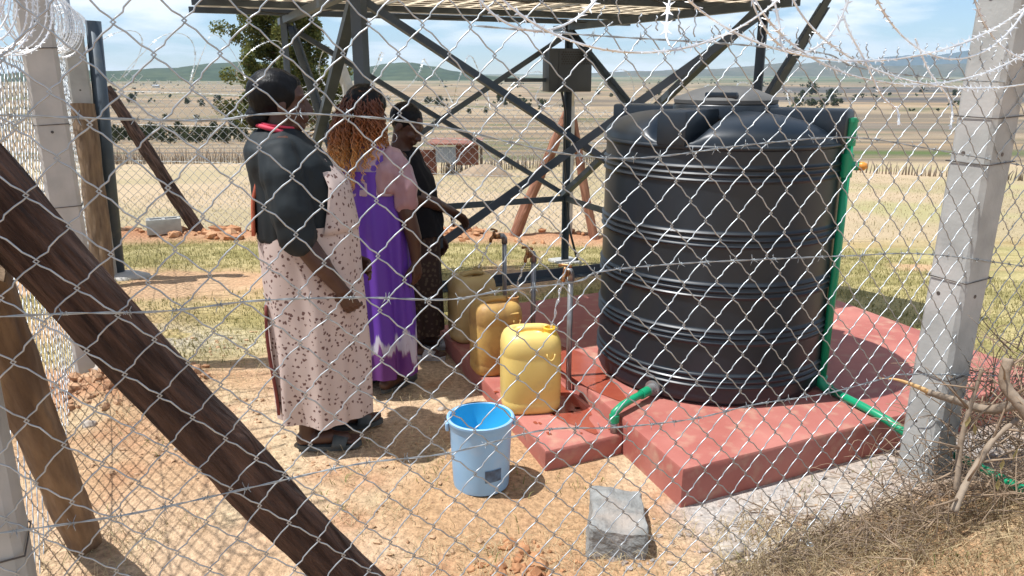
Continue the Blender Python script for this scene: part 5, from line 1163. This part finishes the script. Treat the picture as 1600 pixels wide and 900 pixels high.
n_.links.new(sb_.outputs[0], rp_2.inputs[0]); n_.links.new(rp_2.outputs[0], b_.inputs['Base Color']); b_.inputs['Roughness'].default_value = .6; M['purple'] = m_
M['silver'] = pm('silver_hoop', (.8, .8, .8), (.7, .7, .7), 20, .25, .9)
def foot(mb, x, y, yaw, z=.012):
    Rm = Matrix.Rotation(yaw, 3, 'Z'); W = lambda a, b, c: Vector((x, y, z)) + Rm @ Vector((a, b, c))
    capsule(mb, W(-.06, 0, .03), .033, W(.05, .002, .032), .034); capsule(mb, W(.05, 0, .03), .033, W(.12, .004, .022), .026); capsule(mb, W(-.045, 0, .05), .034, W(-.03, 0, .20), .040)
    for k, (q, L, rr_) in enumerate(((.028, .175, .0125), (.012, .176, .010), (-.003, .168, .0095), (-.016, .158, .009), (-.028, .146, .0085))): capsule(mb, W(.11, q * .8, .018), rr_ * 1.1, W(L, q, .011), rr_)
def sandal(x, y, yaw, parent, mat):
    Rm = Matrix.Rotation(yaw, 3, 'Z'); W = lambda a, b, c: Vector((x, y, 0)) + Rm @ Vector((a, b, c)); out = []
    for k in range(28):
        a = 2 * math.pi * k / 28; l = math.cos(a); out.append((.05 + .14 * l, (.044 + .006 * l) * math.sin(a)))
    m = MB(); m.rings([[W(a, b, z) for a, b in out] for z in (.0, .005, .018, .020)]); s = obj('sandal', m, mat, parent, sharp=40)
    m = MB(); g = []
    for i in range(9):
        q = math.pi * i / 8
        for j in range(4): g.append(W(.062 + .02 * j + .012 * math.sin(q), .050 * math.cos(q), .016 + (.052 - .007 * j) * math.sin(q)))
    m.add(g, [(i * 4 + j, i * 4 + j + 1, i * 4 + j + 5, i * 4 + j + 4) for i in range(8) for j in range(3)]); o = sub('strap', m, mat, s)
    sd = o.modifiers.new('t', 'SOLIDIFY'); sd.thickness = .003

# ---- woman in the black blouse and patterned pinafore, seen from her right side
w1 = thing('person', 'woman in black blouse and beige spotted pinafore, standing nearest with arms down', 'person', (-.855, 3.16, gz(-.855, 3.16) + .002), R(14))
b = MB(); W, Rm = head(b, (-.06, .0, 1.475), R(4), R(2), 1.0)
chainc(b, [(-.075, 0, 1.44), (-.085, 0, 1.36), (-.08, 0, 1.28)], [.058, .06, .075])
b.ball((-.04, 0, 1.15), (.135, .165, .20), 20); b.ball((.02, 0, .9), (.17, .18, .2), 20)
for sg in (-1, 1):
    capsule(b, (-.07, sg * .10, 1.29), .07, (-.08, sg * .175, 1.265), .062)
    capsule(b, (.0, sg * .09, .85), .10, (.0, sg * .085, .48), .068); capsule(b, (.0, sg * .085, .48), .066, (-.02, sg * .085, .16), .044)
# right arm hangs a little forward, left arm bent across the belly
chainc(b, [(-.08, -.19, 1.25), (-.035, -.235, .985), (.045, -.245, .86), (.115, -.205, .75)], [.058, .052, .044, .029])
hand(b, (.118, -.203, .745), (.42, .20, -.88), (.25, .95, .1), -1, .75, .98)
chainc(b, [(-.08, .19, 1.25), (-.03, .24, 1.0), (.12, .16, .86), (.2, .06, .80)], [.058, .05, .042, .03]); hand(b, (.2, .06, .80), (.5, -.8, -.2), (-.8, -.5, 0), 1, .6, .95)
foot(b, -.02, -.085, R(-8), .018); foot(b, .09, .09, R(4), .018)
obj('body', bake(b, .0052, 3, M['skin'], 'body'), w1)
h = MB(); h.ball(W(-.034, 0, .036), (.106, .093, .098), 26, Rm); h.ball(W(-.098, 0, -.058), (.050, .056, .044), 18, Rm); h.ball(W(-.068, 0, -.002), (.062, .074, .062), 18, Rm); h.ball(W(.02, 0, .075), (.052, .06, .038), 16, Rm)
obj('hair', bake(h, .006, 3, M['hair'], 'hair', lambda p: .003 * mnoise.noise(Vector((p.x * 16, p.y * 70, p.z * 30)))), w1)
c = MB(); c.rings([[Vector((cx + rx * math.cos(2 * math.pi * k / 40), ry * math.sin(2 * math.pi * k / 40), z)) for k in range(40)] for z, cx, rx, ry in ((.93, .0, .205, .205), (1.0, -.01, .195, .205), (1.08, -.02, .19, .205), (1.16, -.025, .185, .205), (1.24, -.05, .168, .215), (1.30, -.075, .145, .195), (1.345, -.085, .112, .13), (1.375, -.088, .08, .088))])
c.ball((.07, -.085, 1.12), (.085, .085, .085), 16); c.ball((.07, .085, 1.12), (.085, .085, .085), 16)
for sg in (-1, 1): chainc(c, [(-.08, sg * .155, 1.268), (-.075, sg * .20, 1.20), (-.045, sg * .235, 1.05), (-.032, sg * .245, .985)], [.086, .088, .084, .080])
obj('blouse', bake(c, .009, 4, M['blouse'], 'blouse', wrinkle(.010, 12, 2)), w1)
m = garment([(.135, .02, .0, .190, .185), (.30, .02, 0, .192, .19), (.55, .015, 0, .195, .20), (.75, .01, 0, .203, .212), (.92, .005, 0, .206, .215), (1.00, .005, 0, .20, .21)], 120, 1.7, lambda q: .024 * (1 - q) ** .8 + .004); sk = obj('pinafore_skirt', m, M['floral'], w1)
# bib of the pinafore over chest, shoulder strap, slit lining, collar, orange cloth at the back
m = MB(); g = []
for i in range(13):
    for j in range(11):
        zz = .97 + .32 * i / 12; a = R(-72 + 144 * j / 10) * (1 - .35 * i / 12); rx = float(np.interp(zz, [.97, 1.08, 1.14, 1.22, 1.30], [.217, .198, .188, .163, .135])); ry = float(np.interp(zz, [.97, 1.14, 1.3], [.222, .218, .15])); g.append(Vector((-.005 - .06 * max(0, (zz - 1.16) / .14) + rx * math.cos(a), ry * math.sin(a), zz)))
m.add(g, [(i * 11 + j, i * 11 + j + 1, (i + 1) * 11 + j + 1, (i + 1) * 11 + j) for i in range(12) for j in range(10)]); o = obj('pinafore_bib', m, M['floral'], w1); q_ = o.modifiers.new('t', 'SOLIDIFY'); q_.thickness = .004; q_.offset = 1
m = MB(); m.tube([(-.086 + .083 * math.cos(a), .088 * math.sin(a), 1.372 - .022 * math.cos(a)) for a in np.linspace(0, 2 * math.pi, 36, endpoint=False)], .009, 10, closed=True); m.tube([(-.088 + .071 * math.cos(a), .076 * math.sin(a), 1.388 - .012 * math.cos(a)) for a in np.linspace(0, 2 * math.pi, 36, endpoint=False)], .006, 8, closed=True); obj('collar', m, M['pink'], w1)
m = MB(); g = [Vector((-.178 + .010 * math.sin(z * 9), yy, z)) for z in np.linspace(.17, .66, 14) for yy in (-.085, -.06)]; m.add(g, [(i * 2, i * 2 + 1, i * 2 + 3, i * 2 + 2) for i in range(13)]); o = obj('slit_lining', m, M['maroon'], w1); o.modifiers.new('t', 'SOLIDIFY').thickness = .012
m = MB(); g = [Vector((-.197 + .055 * max(0, (z - 1.1) / .2) + .006 * math.sin(z * 12), yy, z)) for z in np.linspace(.96, 1.22, 10) for yy in (-.10, -.02)]; m.add(g, [(i * 2, i * 2 + 1, i * 2 + 3, i * 2 + 2) for i in range(9)]); o = obj('orange_tie', m, M['orange_c'], w1); o.modifiers.new('t', 'SOLIDIFY').thickness = .014
sandal(-.02, -.085, R(-8), w1, M['sandal']); sandal(.09, .09, R(4), w1, M['sandal'])

# ---- woman in the purple dress with long curly hair, back turned
w2 = thing('person', 'woman with long golden-brown curls in purple dress, back turned', 'person', (-.70, 3.80, gz(-.70, 3.80) + .002), R(66))
b = MB(); W, Rm = head(b, (.01, .0, 1.425), R(-12), R(6), .98)
chainc(b, [(-.01, 0, 1.39), (-.02, 0, 1.31), (-.02, 0, 1.25)], [.055, .055, .07]); b.ball((0, 0, 1.1), (.115, .15, .2), 18); b.ball((0, 0, .88), (.14, .165, .18), 18)
for sg in (-1, 1): capsule(b, (-.01, sg * .1, 1.22), .055, (-.01, sg * .15, 1.20), .05); capsule(b, (0, sg * .08, .85), .09, (0, sg * .08, .45), .06); capsule(b, (0, sg * .08, .45), .058, (-.01, sg * .08, .14), .04)
chainc(b, [(-.01, -.17, 1.18), (-.02, -.215, .95), (.005, -.235, .82), (.02, -.232, .71)], [.052, .045, .039, .027]); hand(b, (.02, -.232, .705), (.1, -.0, -1), (.1, .95, 0), -1, .5, .95)
chainc(b, [(-.01, .17, 1.18), (-.02, .215, .95), (.06, .21, .83), (.14, .15, .77)], [.052, .045, .039, .027]); hand(b, (.14, .15, .77), (.8, -.5, -.3), (-.5, -.8, 0), 1, .6, .95)
foot(b, .0, -.08, R(-8), .012); foot(b, .05, .085, R(6), .012); obj('body', bake(b, .0055, 3, M['skin'], 'body'), w2)
m = garment([(.10, .01, 0, .17, .195), (.35, .01, 0, .165, .19), (.65, .0, 0, .165, .192), (.88, 0, 0, .165, .192), (1.0, 0, 0, .145, .175), (1.15, 0, 0, .14, .175)], 110, 4.2, lambda q: .03 * (1 - q) ** .7 + .005, (6, 11, 17)); obj('dress', m, M['purple'], w2)
c = MB(); c.rings([[Vector((cx + rx * math.cos(2 * math.pi * k / 36), ry * math.sin(2 * math.pi * k / 36), z)) for k in range(36)] for z, cx, rx, ry in ((1.03, .0, .148, .178), (1.12, 0, .142, .18), (1.18, 0, .128, .172), (1.24, -.01, .105, .14), (1.30, -.015, .075, .085))])
chainc(c, [(-.01, .13, 1.205), (-.01, .18, 1.15), (-.02, .215, 1.03)], [.066, .066, .062]); obj('floral_top', bake(c, .009, 3, M['fl_blouse'], 'floral_top', wrinkle(.006, 11, 6)), w2)
c = MB(); chainc(c, [(-.01, -.13, 1.20), (-.015, -.175, 1.16), (-.018, -.208, 1.06), (-.02, -.214, 1.0)], [.062, .064, .063, .06]); c.rings([[Vector((-.01 + .10 * math.cos(2 * math.pi * k / 24), -.115 + .075 * math.sin(2 * math.pi * k / 24), z)) for k in range(24)] for z in (1.05, 1.19)]); obj('satin_sleeve', bake(c, .009, 3, M['satin'], 'satin_sleeve', wrinkle(.013, 19, 9)), w2)
h = MB(); h.ball(W(-.022, 0, .036), (.104, .096, .094), 24, Rm); h.ball(W(-.06, 0, -.02), (.08, .09, .09), 18, Rm)
hr = obj('hair', bake(h, .008, 2, M['hair'], 'hair', lambda p: .007 * mnoise.noise(p * 34)), w2)
rr_ = random.Random(9); m = MB()
for k in range(300):
    a = math.pi + rr_.uniform(-1.75, 1.75); zz0 = rr_.uniform(-.03, .085); q0 = math.sqrt(max(.05, 1 - (zz0 / .10) ** 2)); st = W(-.022 + .100 * q0 * math.cos(a), .094 * q0 * math.sin(a), .03 + zz0)
    Ln = rr_.uniform(.16, .42); out = Vector((math.cos(a), math.sin(a) * .9, 0)); ph = rr_.uniform(0, 6.28); fq = rr_.uniform(80, 190); cr = rr_.uniform(.004, .012); dr = rr_.uniform(.02, .065); n = 34; pts = []; sw = rr_.uniform(-.02, .02)
    for i in range(n + 1):
        q = i / n; ce = st + out * (dr * math.sin(min(1, q * 1.7) * math.pi / 2)) + Vector((-.02 * q, sw * q + .035 * q, -Ln * q)); f_ = min(1, q * 4)
        pts.append(ce + Vector((math.cos(ph + q * Ln * fq), math.sin(ph + q * Ln * fq), 0)) * cr * f_)
    m.tube(pts, [.0036 * (1 - .45 * i / n) for i in range(n + 1)], 5)
    hue = rr_.uniform(.75, 1.3)
    for i in range(n + 1):
        q = min(1, max(0, (1.43 - pts[i].z) / .26)); c0 = np.array((.12, .035, .014)); c1 = np.array((.34, .12, .035)); c2 = np.array((.66, .34, .10)); cc = (c0 * (1 - q * 2) + c1 * q * 2 if q < .5 else c1 * (2 - 2 * q) + c2 * (2 * q - 1)) * hue
        m.vc += [(*cc, 1)] * 5
M['curl'] = attr_mat('curly_hair', .38, .25, 60, spec=.5); o = sub('curls', m, M['curl'], hr); o['kind'] = 'stuff'
sandal(.0, -.08, R(-8), w2, M['sandal']); sandal(.05, .085, R(6), w2, M['sandal'])

# ---- short-haired woman in black, bowed, one hand on the steel brace
w3p = Vector((-.56, 4.31, 0)); w3 = thing('person', 'short-haired woman in black, head bowed, hand resting on the steel brace', 'person', (w3p.x, w3p.y, gz(w3p.x, w3p.y) + .002), R(-6))
b = MB(); W, Rm = head(b, (-.02, .0, 1.325), R(-14), R(30), .97)
chainc(b, [(-.045, 0, 1.29), (-.06, 0, 1.2), (-.05, 0, 1.12)], [.053, .055, .07]); b.ball((-.03, 0, 1.0), (.115, .15, .19), 18); b.ball((0, 0, .8), (.135, .155, .17), 18)
for sg in (-1, 1): capsule(b, (-.05, sg * .1, 1.14), .06, (-.04, sg * .165, 1.125), .055); capsule(b, (0, sg * .075, .8), .085, (0, sg * .075, .43), .058); capsule(b, (0, sg * .075, .43), .056, (-.01, sg * .075, .14), .038)
wr = Vector((.205, .10, .835)); chainc(b, [(-.035, -.185, 1.11), (.05, -.20, .965), (.145, -.05, .90), tuple(wr)], [.05, .043, .036, .025]); hand(b, wr, (.62, .45, -.55), (.25, -.3, -.9), 1, .55, .92)
chainc(b, [(-.035, .185, 1.11), (-.05, .23, .9), (.04, .2, .76), (.1, .16, .69)], [.05, .043, .036, .025]); hand(b, (.1, .16, .69), (.5, -.2, -.8), (-.3, -.9, 0), 1, .6, .92)
foot(b, .0, -.075, R(-10), .012); foot(b, .05, .08, R(8), .012); obj('body', bake(b, .0055, 3, M['skin'], 'body'), w3)
h = MB(); h.ball(W(-.022, 0, .036), (.096, .080, .086), 24, Rm); obj('hair', bake(h, .007, 2, M['hair'], 'hair', lambda p: .003 * mnoise.noise(p * 60)), w3)
c = MB(); c.rings([[Vector((cx + rx * math.cos(2 * math.pi * k / 36), ry * math.sin(2 * math.pi * k / 36), z)) for k in range(36)] for z, cx, rx, ry in ((.72, .01, .165, .185), (.82, .0, .16, .18), (.95, -.02, .15, .178), (1.06, -.03, .135, .175), (1.13, -.05, .11, .14), (1.19, -.058, .075, .08))])
chainc(c, [(-.04, -.14, 1.13), (-.03, -.19, 1.10), (.03, -.20, .995)], [.07, .07, .066]); chainc(c, [(-.04, .14, 1.13), (-.04, .2, 1.08), (-.05, .225, .94)], [.07, .07, .066]); obj('black_top', bake(c, .009, 3, M['black_c'], 'black_top', wrinkle(.013, 13, 12)), w3)
m = garment([(.14, .0, 0, .15, .165), (.4, .0, 0, .15, .168), (.7, 0, 0, .155, .172), (.80, 0, 0, .15, .17)], 90, 7.7, lambda q: .015 * (1 - q) + .004); obj('skirt', m, M['dark_print'], w3)
m = MB(); ec = W(-.008, -.092, -.075); m.tube([ec + Vector((.026 * math.cos(a), 0, .026 * math.sin(a))) for a in np.linspace(0, 2 * math.pi, 28, endpoint=False)], .0022, 8, closed=True); obj('hoop_earring', m, M['silver'], w3)
M['sandal_w'] = pm('pale_sandal', (.45, .43, .42), (.38, .36, .35), 12, .6); sandal(.0, -.075, R(-10), w3, M['sandal_w']); sandal(.05, .08, R(8), w3, M['sandal_w'])
